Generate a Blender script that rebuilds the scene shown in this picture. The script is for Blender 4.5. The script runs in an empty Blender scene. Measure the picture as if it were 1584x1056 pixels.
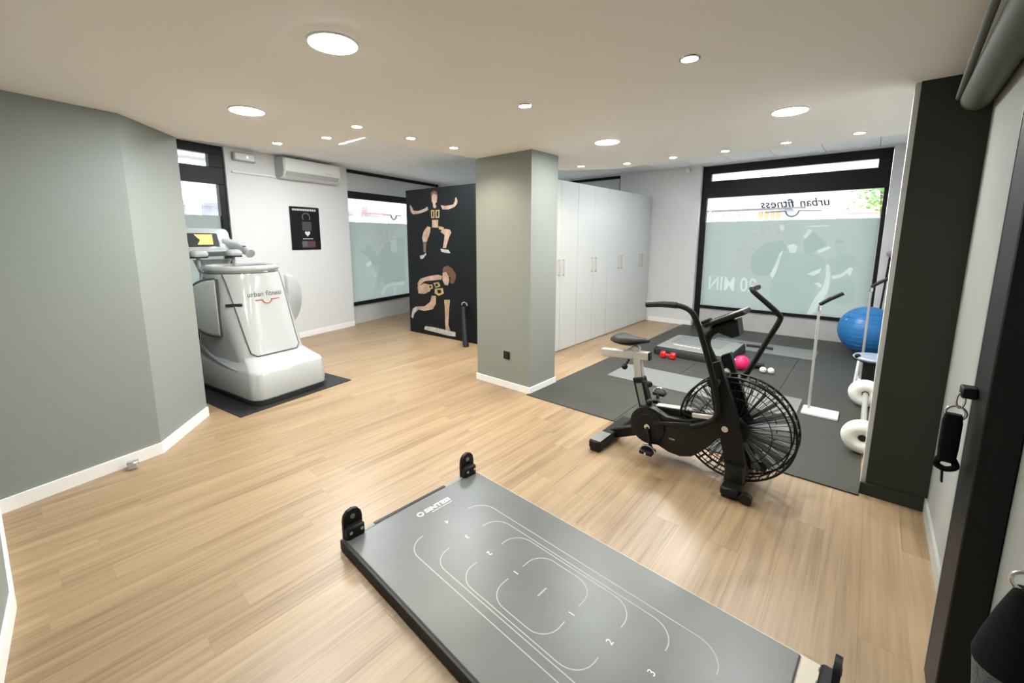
import bpy, bmesh, math, random
from mathutils import Vector, Matrix
from math import sin, cos, pi, radians, sqrt, atan2

random.seed(11)
SC = bpy.context.scene
COL = SC.collection

# ------------------------------------------------------------------ camera
F_PX, CX, CY = 652.53, 770.7, 470.1            # focal length and principal point in the 1584 x 1056 frame
PITCH, YAW, ROLL, CAM_Z = 0.1547, 0.7249, -0.0031, 1.6
cam = bpy.data.cameras.new('camera')
cam.sensor_width = 36.0
cam.lens = F_PX / 1584 * 36.0
cam.shift_x = (792 - CX) / 1584
cam.shift_y = -(528 - CY) / 1584
cam.clip_start = 0.02
camo = bpy.data.objects.new('camera', cam)
COL.objects.link(camo)
_R = Vector((cos(YAW), sin(YAW), 0))
_F0 = Vector((-sin(YAW), cos(YAW), 0))
_F = _F0 * cos(PITCH) - Vector((0, 0, 1)) * sin(PITCH)
_U = _F0 * sin(PITCH) + Vector((0, 0, 1)) * cos(PITCH)
_X = _R * cos(ROLL) + _U * sin(ROLL)
_Y = _U * cos(ROLL) - _R * sin(ROLL)
camo.matrix_world = Matrix(((_X.x, _Y.x, -_F.x, 0), (_X.y, _Y.y, -_F.y, 0), (_X.z, _Y.z, -_F.z, CAM_Z), (0, 0, 0, 1)))
SC.camera = camo

# ------------------------------------------------------------------ sky, exposure
SKY = 4.4
world = bpy.data.worlds.new('overcast_sky')
SC.world = world
world.use_nodes = True
bg = world.node_tree.nodes['Background']
bg.inputs[0].default_value = (0.90, 0.95, 1.0, 1)
bg.inputs[1].default_value = SKY
SC.view_settings.view_transform = 'Standard'
SC.view_settings.look = 'None'
SC.view_settings.gamma = 1.0
SC.view_settings.use_curve_mapping = False
SC.view_settings.exposure = 0.90
PANEL_RADIANCE = 180.0      # round ceiling panels
TILE_LED_RADIANCE = 38.0    # square panels in the tile ceiling
SPOT_WATT = 12.0            # small recessed spots

# ------------------------------------------------------------------ helpers
MAT = {}
ROOTM = {}


def nd(nt, t, x=0, y=0, **kw):
    n = nt.nodes.new(t)
    n.location = (x, y)
    for k, v in kw.items():
        setattr(n, k, v)
    return n


def mat(name, col, rough=0.5, metal=0.0, spec=0.5, noise=0.0, nscale=30.0, bump=0.0, bscale=200.0, coat=0.0, alpha=None):
    m = bpy.data.materials.new(name)
    m.use_nodes = True
    nt = m.node_tree
    b = nt.nodes['Principled BSDF']
    b.inputs['Base Color'].default_value = (*col, 1)
    b.inputs['Roughness'].default_value = rough
    b.inputs['Metallic'].default_value = metal
    b.inputs['Specular IOR Level'].default_value = spec
    if coat:
        b.inputs['Coat Weight'].default_value = coat
        b.inputs['Coat Roughness'].default_value = 0.08
    if noise or bump:
        tc = nd(nt, 'ShaderNodeTexCoord')
        if noise:
            n = nd(nt, 'ShaderNodeTexNoise')
            n.inputs['Scale'].default_value = nscale
            n.inputs['Detail'].default_value = 5
            nt.links.new(tc.outputs['Object'], n.inputs['Vector'])
            r = nd(nt, 'ShaderNodeMapRange')
            r.inputs['From Min'].default_value = 0.25
            r.inputs['From Max'].default_value = 0.75
            r.inputs['To Min'].default_value = 1 - noise
            r.inputs['To Max'].default_value = 1 + noise
            nt.links.new(n.outputs['Fac'], r.inputs['Value'])
            mx = nd(nt, 'ShaderNodeVectorMath', operation='SCALE')
            mx.inputs[0].default_value = col
            nt.links.new(r.outputs['Result'], mx.inputs['Scale'])
            nt.links.new(mx.outputs['Vector'], b.inputs['Base Color'])
        if bump:
            n2 = nd(nt, 'ShaderNodeTexNoise')
            n2.inputs['Scale'].default_value = bscale
            n2.inputs['Detail'].default_value = 3
            nt.links.new(tc.outputs['Object'], n2.inputs['Vector'])
            bp = nd(nt, 'ShaderNodeBump')
            bp.inputs['Strength'].default_value = bump
            bp.inputs['Distance'].default_value = 0.002
            nt.links.new(n2.outputs['Fac'], bp.inputs['Height'])
            nt.links.new(bp.outputs['Normal'], b.inputs['Normal'])
    MAT[name] = m
    return m


def emat(name, col, strength):
    m = bpy.data.materials.new(name)
    m.use_nodes = True
    nt = m.node_tree
    nt.nodes.clear()
    e = nd(nt, 'ShaderNodeEmission')
    e.inputs[0].default_value = (*col, 1)
    e.inputs[1].default_value = strength
    o = nd(nt, 'ShaderNodeOutputMaterial')
    nt.links.new(e.outputs[0], o.inputs[0])
    MAT[name] = m
    return m


def glassmat(name, tint=(0.96, 0.98, 0.98), refl=0.06):
    m = bpy.data.materials.new(name)
    m.use_nodes = True
    nt = m.node_tree
    nt.nodes.clear()
    t = nd(nt, 'ShaderNodeBsdfTransparent')
    t.inputs[0].default_value = (*tint, 1)
    g = nd(nt, 'ShaderNodeBsdfGlossy')
    g.inputs['Roughness'].default_value = 0.02
    mx = nd(nt, 'ShaderNodeMixShader')
    mx.inputs[0].default_value = refl
    o = nd(nt, 'ShaderNodeOutputMaterial')
    nt.links.new(t.outputs[0], mx.inputs[1])
    nt.links.new(g.outputs[0], mx.inputs[2])
    nt.links.new(mx.outputs[0], o.inputs[0])
    MAT[name] = m


def filmmat(name, tcol, dcol, tw):
    """frosted film: light diffuses through it and is reflected diffusely"""
    m = bpy.data.materials.new(name)
    m.use_nodes = True
    nt = m.node_tree
    nt.nodes.clear()
    t = nd(nt, 'ShaderNodeBsdfTranslucent')
    t.inputs[0].default_value = (*tcol, 1)
    d = nd(nt, 'ShaderNodeBsdfDiffuse')
    d.inputs[0].default_value = (*dcol, 1)
    mx = nd(nt, 'ShaderNodeMixShader')
    mx.inputs[0].default_value = tw
    o = nd(nt, 'ShaderNodeOutputMaterial')
    nt.links.new(d.outputs[0], mx.inputs[1])
    nt.links.new(t.outputs[0], mx.inputs[2])
    nt.links.new(mx.outputs[0], o.inputs[0])
    MAT[name] = m


def inkmat(name, tint, dcol=None):
    """translucent window print: tints what is behind it, may scatter a little light"""
    m = bpy.data.materials.new(name)
    m.use_nodes = True
    nt = m.node_tree
    nt.nodes.clear()
    t = nd(nt, 'ShaderNodeBsdfTransparent')
    t.inputs[0].default_value = (*tint, 1)
    o = nd(nt, 'ShaderNodeOutputMaterial')
    if dcol:
        d = nd(nt, 'ShaderNodeBsdfDiffuse')
        d.inputs[0].default_value = (*dcol, 1)
        a = nd(nt, 'ShaderNodeAddShader')
        nt.links.new(t.outputs[0], a.inputs[0])
        nt.links.new(d.outputs[0], a.inputs[1])
        nt.links.new(a.outputs[0], o.inputs[0])
    else:
        nt.links.new(t.outputs[0], o.inputs[0])
    MAT[name] = m


class MB:
    """collects shapes, then becomes one mesh object"""

    def __init__(self):
        self.v = []
        self.f = []

    def add(self, vs, fs, M=None):
        o = len(self.v)
        for p in vs:
            p = Vector(p)
            self.v.append(M @ p if M is not None else p)
        for f in fs:
            self.f.append(tuple(i + o for i in f))
        return self

    def box(self, x0, x1, y0, y1, z0, z1, bev=0.0, M=None, seg=1):
        if x0 > x1: x0, x1 = x1, x0
        if y0 > y1: y0, y1 = y1, y0
        if z0 > z1: z0, z1 = z1, z0
        vs = [(x0, y0, z0), (x1, y0, z0), (x1, y1, z0), (x0, y1, z0), (x0, y0, z1), (x1, y0, z1), (x1, y1, z1), (x0, y1, z1)]
        fs = [(0, 3, 2, 1), (4, 5, 6, 7), (0, 1, 5, 4), (1, 2, 6, 5), (2, 3, 7, 6), (3, 0, 4, 7)]
        if bev > 0:
            bm = bmesh.new()
            bv = [bm.verts.new(p) for p in vs]
            for f in fs: bm.faces.new([bv[i] for i in f])
            bev = min(bev, 0.45 * min(x1 - x0, y1 - y0, z1 - z0))
            bmesh.ops.bevel(bm, geom=list(bm.edges), offset=bev, segments=seg, profile=0.5, affect='EDGES')
            bm.verts.index_update()
            vs = [v.co.copy() for v in bm.verts]
            fs = [[v.index for v in f.verts] for f in bm.faces]
            bm.free()
        return self.add(vs, fs, M)

    def obox(self, p, q, w, h, up=(0, 0, 1), bev=0.0, seg=1):
        """box bar running from p to q, w wide and h high"""
        p, q = Vector(p), Vector(q)
        d = (q - p)
        L = d.length
        d.normalize()
        u = Vector(up)
        s = d.cross(u)
        if s.length < 1e-4:
            s = d.cross(Vector((1, 0, 0)))
        s.normalize()
        u = s.cross(d)
        M = Matrix(((d.x, s.x, u.x, p.x), (d.y, s.y, u.y, p.y), (d.z, s.z, u.z, p.z), (0, 0, 0, 1)))
        return self.box(0, L, -w / 2, w / 2, -h / 2, h / 2, bev, M, seg)

    def prism(self, poly, z0, z1, M=None):
        n = len(poly)
        vs = [(x, y, z0) for x, y in poly] + [(x, y, z1) for x, y in poly]
        fs = [tuple(range(n - 1, -1, -1)), tuple(range(n, 2 * n))]
        fs += [(i, (i + 1) % n, n + (i + 1) % n, n + i) for i in range(n)]
        return self.add(vs, fs, M)

    def flat(self, poly, M=None, d=0.0):
        return self.add([(x, y, d) for x, y in poly], [tuple(range(len(poly)))], M)

    def loft(self, secs, cap0=True, cap1=True, closed=True, M=None):
        n = len(secs[0])
        vs = [p for s in secs for p in s]
        fs = []
        for k in range(len(secs) - 1):
            for i in range(n if closed else n - 1):
                j = (i + 1) % n
                fs.append((k * n + i, k * n + j, (k + 1) * n + j, (k + 1) * n + i))
        if cap0: fs.append(tuple(range(n - 1, -1, -1)))
        if cap1: fs.append(tuple((len(secs) - 1) * n + i for i in range(n)))
        return self.add(vs, fs, M)

    def tube(self, path, r, seg=10, closed=False, cap=True, M=None):
        P = [Vector(p) for p in path]
        n = len(P)
        rr = r if isinstance(r, (list, tuple)) else [r] * n
        secs = []
        ref = None
        for i in range(n):
            if closed:
                t = P[(i + 1) % n] - P[i - 1]
            else:
                t = P[min(i + 1, n - 1)] - P[max(i - 1, 0)]
            t.normalize()
            if ref is None:
                ref = Vector((0, 0, 1)) if abs(t.z) < 0.9 else Vector((1, 0, 0))
            s = t.cross(ref)
            if s.length < 1e-5:
                s = t.cross(Vector((0.3, 1, 0.2)))
            s.normalize()
            u = s.cross(t).normalized()
            ref = u
            secs.append([P[i] + (s * cos(2 * pi * k / seg) + u * sin(2 * pi * k / seg)) * rr[i] for k in range(seg)])
        if closed:
            secs.append(secs[0])
            return self.loft(secs, False, False, True, M)
        return self.loft(secs, cap, cap, True, M)

    def cyl(self, p, q, r, seg=20, r2=None):
        return self.tube([p, q], [r, r if r2 is None else r2], seg)

    def lathe(self, prof, seg=28, M=None, ring=False):
        """profile of (radius, height) about local Z"""
        secs = []
        for k in range(seg):
            a = 2 * pi * k / seg
            secs.append([(r * cos(a), r * sin(a), z) for r, z in prof])
        n = len(prof)
        vs = [p for s in secs for p in s]
        fs = []
        for k in range(seg):
            j = (k + 1) % seg
            for i in range(n if ring else n - 1):
                i2 = (i + 1) % n
                fs.append((k * n + i, j * n + i, j * n + i2, k * n + i2))
        if not ring:
            fs.append(tuple(k * n for k in range(seg - 1, -1, -1)))
            fs.append(tuple(k * n + n - 1 for k in range(seg)))
        return self.add(vs, fs, M)

    def ball(self, c, r, seg=24, rings=14, sz=1.0, sx=1.0, sy=1.0):
        prof = [(max(1e-4, r * sin(pi * i / rings)), -r * cos(pi * i / rings)) for i in range(rings + 1)]
        M = Matrix.Translation(Vector(c)) @ Matrix.Diagonal((sx, sy, sz, 1))
        return self.lathe(prof, seg, M)

    def torus(self, c, R, r, axis='z', seg=36, rs=10, rz=None):
        rz = rz or r
        secs = []
        for k in range(seg):
            a = 2 * pi * k / seg
            s = []
            for i in range(rs):
                b = 2 * pi * i / rs
                x, y, z = (R + r * cos(b)) * cos(a), (R + r * cos(b)) * sin(a), rz * sin(b)
                if axis == 'y': x, y, z = x, z, y
                if axis == 'x': x, y, z = z, x, y
                s.append((c[0] + x, c[1] + y, c[2] + z))
            secs.append(s)
        secs.append(secs[0])
        return self.loft(secs, False, False)


def root_of(o):
    while o.parent is not None:
        o = o.parent
    return o


def obj(name, mb, m, parent=None, world=True, smooth=38, label=None):
    vs = mb.v
    loc = (0, 0, 0)
    if parent is not None:
        if world:
            Mi = ROOTM[root_of(parent).name].inverted()
            vs = [Mi @ p for p in vs]
    elif world:
        lo = [min(p[i] for p in vs) for i in range(3)]
        hi = [max(p[i] for p in vs) for i in range(3)]
        loc = ((lo[0] + hi[0]) / 2, (lo[1] + hi[1]) / 2, lo[2])
        L = Vector(loc)
        vs = [p - L for p in vs]
    me = bpy.data.meshes.new(name)
    me.from_pydata([tuple(p) for p in vs], [], mb.f)
    bm = bmesh.new()
    bm.from_mesh(me)
    bmesh.ops.recalc_face_normals(bm, faces=bm.faces)
    bm.to_mesh(me)
    bm.free()
    me.materials.append(MAT[m])
    if smooth:
        for p in me.polygons: p.use_smooth = True
        me.set_sharp_from_angle(angle=radians(smooth))
    o = bpy.data.objects.new(name, me)
    COL.objects.link(o)
    o.location = loc
    if parent is not None:
        o.parent = parent
    else:
        ROOTM[o.name] = Matrix.Translation(Vector(loc))
    if label: o['label'] = label
    return o


def tag(o, label, cat, group=None, kind=None):
    o['label'] = label
    o['category'] = cat
    if group: o['group'] = group
    if kind: o['kind'] = kind
    return o


def thing(name, label, cat, loc, rz=0.0, group=None):
    o = bpy.data.objects.new(name, None)
    COL.objects.link(o)
    o.empty_display_size = 0.1
    o.location = loc
    o.rotation_euler = (0, 0, rz)
    ROOTM[o.name] = Matrix.Translation(Vector(loc)) @ Matrix.Rotation(rz, 4, 'Z')
    return tag(o, label, cat, group)


def struct(name, mb, m, label, cat='setting', smooth=30):
    o = obj(name, mb, m, smooth=smooth)
    o['kind'] = 'structure'
    o['label'] = label
    o['category'] = cat
    return o


def copy_tree(o, parent=None):
    c = o.copy()
    COL.objects.link(c)
    if parent is not None: c.parent = parent
    else: ROOTM[c.name] = ROOTM[o.name]
    for ch in list(o.children): copy_tree(ch, c)
    return c


def text_mb(s, size, M, mirror=False, ext=0.0, shear=0.0, width=None, bold=0.0):
    cu = bpy.data.curves.new('lettering', 'FONT')
    cu.body = s
    cu.size = size
    cu.align_x = 'CENTER'
    cu.align_y = 'CENTER'
    cu.shear = shear
    cu.offset = bold
    cu.resolution_u = 3
    o = bpy.data.objects.new('lettering_tmp', cu)
    COL.objects.link(o)
    dg = bpy.context.evaluated_depsgraph_get()
    dg.update()
    me = bpy.data.meshes.new_from_object(o.evaluated_get(dg))
    vs = [v.co.copy() for v in me.vertices]
    fs = [list(p.vertices) for p in me.polygons]
    bpy.data.objects.remove(o)
    bpy.data.curves.remove(cu)
    bpy.data.meshes.remove(me)
    if width:
        xs = [v.x for v in vs]
        k = width / (max(xs) - min(xs))
        c = (max(xs) + min(xs)) / 2
        for v in vs: v.x = (v.x - c) * k
    if mirror:
        for v in vs: v.x = -v.x
    return MB().add(vs, fs, M)


def frame(origin, xa, ya):
    xa, ya = Vector(xa).normalized(), Vector(ya).normalized()
    za = xa.cross(ya)
    o = Vector(origin)
    return Matrix(((xa.x, ya.x, za.x, o.x), (xa.y, ya.y, za.y, o.y), (xa.z, ya.z, za.z, o.z), (0, 0, 0, 1)))


def rrect(hx, hy, r, n=5, cx=0, cy=0):
    o = []
    for sx, sy, a0 in ((1, 1, 0), (-1, 1, 90), (-1, -1, 180), (1, -1, 270)):
        for k in range(n + 1):
            a = radians(a0 + 90 * k / n)
            o.append((cx + sx * (hx - r) + r * cos(a), cy + sy * (hy - r) + r * sin(a)))
    return o


def smooth_path(P, n=4):
    P = [Vector(p) for p in P]
    o = []
    for i in range(len(P) - 1):
        p0, p1, p2, p3 = P[max(i - 1, 0)], P[i], P[i + 1], P[min(i + 2, len(P) - 1)]
        for k in range(n):
            t = k / n
            o.append(0.5 * ((2 * p1) + (p2 - p0) * t + (2 * p0 - 5 * p1 + 4 * p2 - p3) * t * t + (3 * p1 - p0 - 3 * p2 + p3) * t ** 3))
    o.append(P[-1])
    return o


# ------------------------------------------------------------------ materials
mat('grey_paint', (0.245, 0.265, 0.252), 0.75, noise=0.03, nscale=60, bump=0.12, bscale=350)
mat('column_paint', (0.235, 0.25, 0.224), 0.75, noise=0.02, bump=0.1, bscale=350)
mat('white_paint', (0.66, 0.665, 0.66), 0.8, noise=0.015, bump=0.08, bscale=300)
mat('right_wall_paint', (0.31, 0.315, 0.292), 0.8, noise=0.02, bump=0.1, bscale=300)
mat('charcoal_paint', (0.030, 0.036, 0.028), 0.75, spec=0.3, noise=0.04, bump=0.15, bscale=300)
mat('ceiling_paint', (0.90, 0.89, 0.86), 0.85, noise=0.01, bump=0.05, bscale=250)
mat('skirting_white', (0.86, 0.86, 0.85), 0.4)
mat('skirting_grey', (0.40, 0.41, 0.39), 0.5)
mat('tile_white', (0.90, 0.91, 0.91), 0.9, noise=0.05, nscale=90, bump=0.3, bscale=160)
mat('tile_grid', (0.35, 0.36, 0.36), 0.6)
mat('black_frame', (0.006, 0.007, 0.008), 0.5, spec=0.25)
mat('brushed_steel', (0.55, 0.55, 0.54), 0.28, metal=0.15, noise=0.06, nscale=8)
mat('pale_transom', (0.58, 0.60, 0.61), 0.12, spec=0.8)
mat('cabinet_white', (0.51, 0.52, 0.51), 0.32, noise=0.01)
mat('cabinet_edge', (0.25, 0.25, 0.25), 0.6)
mat('brass', (0.62, 0.55, 0.40), 0.35, metal=0.5)
mat('chrome', (0.75, 0.75, 0.76), 0.15, metal=1.0)
mat('rubber_black', (0.036, 0.036, 0.030), 0.55, noise=0.25, nscale=260, bump=0.4, bscale=400)
mat('rubber_matt', (0.006, 0.006, 0.007), 0.6)
mat('mat_grey', (0.16, 0.17, 0.165), 0.6, noise=0.1, nscale=50, bump=0.2, bscale=500)
mat('machine_white', (0.42, 0.445, 0.445), 0.12, spec=0.6, coat=0.4)
mat('machine_shadow', (0.06, 0.065, 0.07), 0.4)
mat('machine_dark', (0.015, 0.016, 0.018), 0.3)
mat('machine_grey', (0.35, 0.36, 0.37), 0.4)
mat('logo_grey', (0.05, 0.05, 0.055), 0.5)
mat('logo_red', (0.45, 0.04, 0.05), 0.5)
mat('plastic_white', (0.74, 0.75, 0.74), 0.4)
mat('plastic_grey', (0.42, 0.43, 0.43), 0.45)
mat('plastic_black', (0.006, 0.006, 0.006), 0.5, spec=0.3)
mat('poster_black', (0.006, 0.006, 0.007), 0.5, spec=0.25)
mat('print_white', (0.65, 0.65, 0.65), 0.6)
mat('print_grey', (0.10, 0.105, 0.11), 0.6)
mat('print_pink', (0.09, 0.035, 0.045), 0.6)
mat('panel_black', (0.0045, 0.006, 0.007), 0.5, spec=0.22, noise=0.15, nscale=3)
mat('print_skin', (0.37, 0.25, 0.18), 0.6, noise=0.35, nscale=9)
mat('print_shade', (0.13, 0.105, 0.085), 0.6, noise=0.4, nscale=14)
mat('print_hair', (0.10, 0.045, 0.025), 0.6, noise=0.5, nscale=30)
mat('print_gold', (0.38, 0.27, 0.11), 0.6, noise=0.3, nscale=30)
mat('print_shoe', (0.40, 0.38, 0.35), 0.6, noise=0.25, nscale=20)
mat('print_black', (0.0045, 0.006, 0.007), 0.5, spec=0.22)
mat('bike_black', (0.0045, 0.0045, 0.0045), 0.5, spec=0.3)
mat('bike_satin', (0.008, 0.009, 0.008), 0.38, spec=0.35)
mat('bike_silver', (0.52, 0.50, 0.46), 0.35, metal=0.35)
mat('bike_grey', (0.20, 0.21, 0.20), 0.45)
mat('board_grey', (0.105, 0.114, 0.113), 0.33, noise=0.12, nscale=4, bump=0.1, bscale=500)
mat('board_line', (0.40, 0.42, 0.40), 0.5)
mat('board_print', (0.78, 0.80, 0.78), 0.5)
mat('board_rail', (0.55, 0.50, 0.40), 0.35)
mat('ball_blue', (0.020, 0.17, 0.44), 0.35, noise=0.06, nscale=12)
mat('ball_pink', (0.72, 0.015, 0.13), 0.45, noise=0.1, nscale=60)
mat('ball_white', (0.72, 0.75, 0.70), 0.4)
mat('red_rubber', (0.62, 0.012, 0.015), 0.45)
mat('stool_blue', (0.30, 0.37, 0.47), 0.25)
mat('foam_white', (0.78, 0.77, 0.70), 0.55)
mat('bar_grey', (0.42, 0.42, 0.40), 0.35, metal=0.3)
mat('navy', (0.006, 0.008, 0.013), 0.5, spec=0.3)
mat('ball_grey', (0.30, 0.30, 0.33), 0.5, bump=0.5, bscale=120)
mat('roller_grey', (0.105, 0.11, 0.092), 0.6, noise=0.05)
mat('fabric_black', (0.005, 0.005, 0.006), 0.9, spec=0.2, bump=0.5, bscale=250)
mat('fabric_mesh', (0.09, 0.09, 0.095), 0.8, noise=0.6, nscale=140, bump=0.6, bscale=200)
mat('facade_white', (0.62, 0.60, 0.61), 0.8, noise=0.03, nscale=2)
mat('facade_cream', (0.60, 0.57, 0.54), 0.8, noise=0.03, nscale=2)
mat('facade_glass', (0.26, 0.26, 0.30), 0.3)
mat('facade_grey', (0.27, 0.26, 0.29), 0.7)
mat('facade_dark', (0.10, 0.095, 0.10), 0.7)
mat('sign_red', (0.55, 0.27, 0.23), 0.6)
mat('sign_orange', (0.50, 0.24, 0.13), 0.6)
mat('sign_pink', (0.55, 0.24, 0.25), 0.6)
mat('pavement_grey', (0.42, 0.42, 0.42), 0.9, noise=0.1, nscale=3)
mat('leaf_green', (0.16, 0.36, 0.05), 0.6, noise=0.4, nscale=20)
mat('bark', (0.12, 0.09, 0.06), 0.9, noise=0.3)
mat('print_dark_text', (0.06, 0.06, 0.075), 0.6)
glassmat('glass')
filmmat('frost_film', (0.475, 0.505, 0.483), (0.42, 0.46, 0.44), 0.74)
inkmat('ink_dark', (0.86, 0.90, 0.885))
inkmat('ink_mid', (0.95, 0.97, 0.965))
inkmat('ink_mid2', (0.91, 0.95, 0.94))
inkmat('ink_light', (1, 1, 1), (0.20, 0.20, 0.20))
inkmat('ink_pink', (0.99, 0.92, 0.92), (0.03, 0.02, 0.02))
emat('panel_glow', (0.95, 1.0, 0.99), PANEL_RADIANCE)
emat('spot_glow', (1.0, 0.88, 0.68), 60.0)
emat('tile_glow', (0.95, 0.98, 1.0), TILE_LED_RADIANCE)
emat('screen_yellow', (0.95, 0.72, 0.22), 0.9)
emat('exit_glow', (0.85, 0.95, 0.85), 1.0)


def wood():
    m = bpy.data.materials.new('oak_plank')
    m.use_nodes = True
    nt = m.node_tree
    b = nt.nodes['Principled BSDF']
    g = nd(nt, 'ShaderNodeNewGeometry')
    oi = nd(nt, 'ShaderNodeObjectInfo')
    off = nd(nt, 'ShaderNodeVectorMath', operation='SCALE')
    off.inputs[0].default_value = (3.1, 17.0, 5.0)
    nt.links.new(oi.outputs['Random'], off.inputs['Scale'])
    ad = nd(nt, 'ShaderNodeVectorMath', operation='ADD')
    nt.links.new(g.outputs['Position'], ad.inputs[0])
    nt.links.new(off.outputs['Vector'], ad.inputs[1])

    def noise(sc, detail, rough=0.55):
        mp = nd(nt, 'ShaderNodeVectorMath', operation='MULTIPLY')
        mp.inputs[1].default_value = sc
        nt.links.new(ad.outputs['Vector'], mp.inputs[0])
        n = nd(nt, 'ShaderNodeTexNoise')
        n.inputs['Scale'].default_value = 1
        n.inputs['Detail'].default_value = detail
        n.inputs['Roughness'].default_value = rough
        nt.links.new(mp.outputs['Vector'], n.inputs['Vector'])
        return n
    n1 = noise((42, 1.1, 1), 4)
    n2 = noise((11, 0.45, 1), 3)
    n3 = noise((260, 7, 1), 2)
    a1 = nd(nt, 'ShaderNodeMath', operation='MULTIPLY_ADD')
    a1.inputs[1].default_value = 0.55
    nt.links.new(n1.outputs['Fac'], a1.inputs[0])
    a2 = nd(nt, 'ShaderNodeMath', operation='MULTIPLY_ADD')
    a2.inputs[1].default_value = 0.40
    nt.links.new(n2.outputs['Fac'], a2.inputs[0])
    a3 = nd(nt, 'ShaderNodeMath', operation='MULTIPLY')
    a3.inputs[1].default_value = 0.14
    nt.links.new(n3.outputs['Fac'], a3.inputs[0])
    nt.links.new(a3.outputs[0], a2.inputs[2])
    nt.links.new(a2.outputs[0], a1.inputs[2])
    a4 = nd(nt, 'ShaderNodeMath', operation='MULTIPLY_ADD')
    a4.inputs[1].default_value = 0.10
    nt.links.new(oi.outputs['Random'], a4.inputs[0])
    nt.links.new(a1.outputs[0], a4.inputs[2])
    cr = nd(nt, 'ShaderNodeValToRGB')
    e = cr.color_ramp.elements
    e[0].position = 0.37
    e[0].color = (0.160, 0.096, 0.048, 1)
    e[1].position = 0.78
    e[1].color = (0.385, 0.274, 0.164, 1)
    k = cr.color_ramp.elements.new(0.55)
    k.color = (0.283, 0.190, 0.107, 1)
    nt.links.new(a4.outputs[0], cr.inputs['Fac'])
    nt.links.new(cr.outputs['Color'], b.inputs['Base Color'])
    b.inputs['Roughness'].default_value = 0.37
    b.inputs['Specular IOR Level'].default_value = 0.65
    bp = nd(nt, 'ShaderNodeBump')
    bp.inputs['Strength'].default_value = 0.12
    bp.inputs['Distance'].default_value = 0.002
    nt.links.new(n1.outputs['Fac'], bp.inputs['Height'])
    nt.links.new(bp.outputs['Normal'], b.inputs['Normal'])
    MAT['oak_plank'] = m


wood()
mat('subfloor', (0.14, 0.09, 0.05), 0.8)

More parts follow.
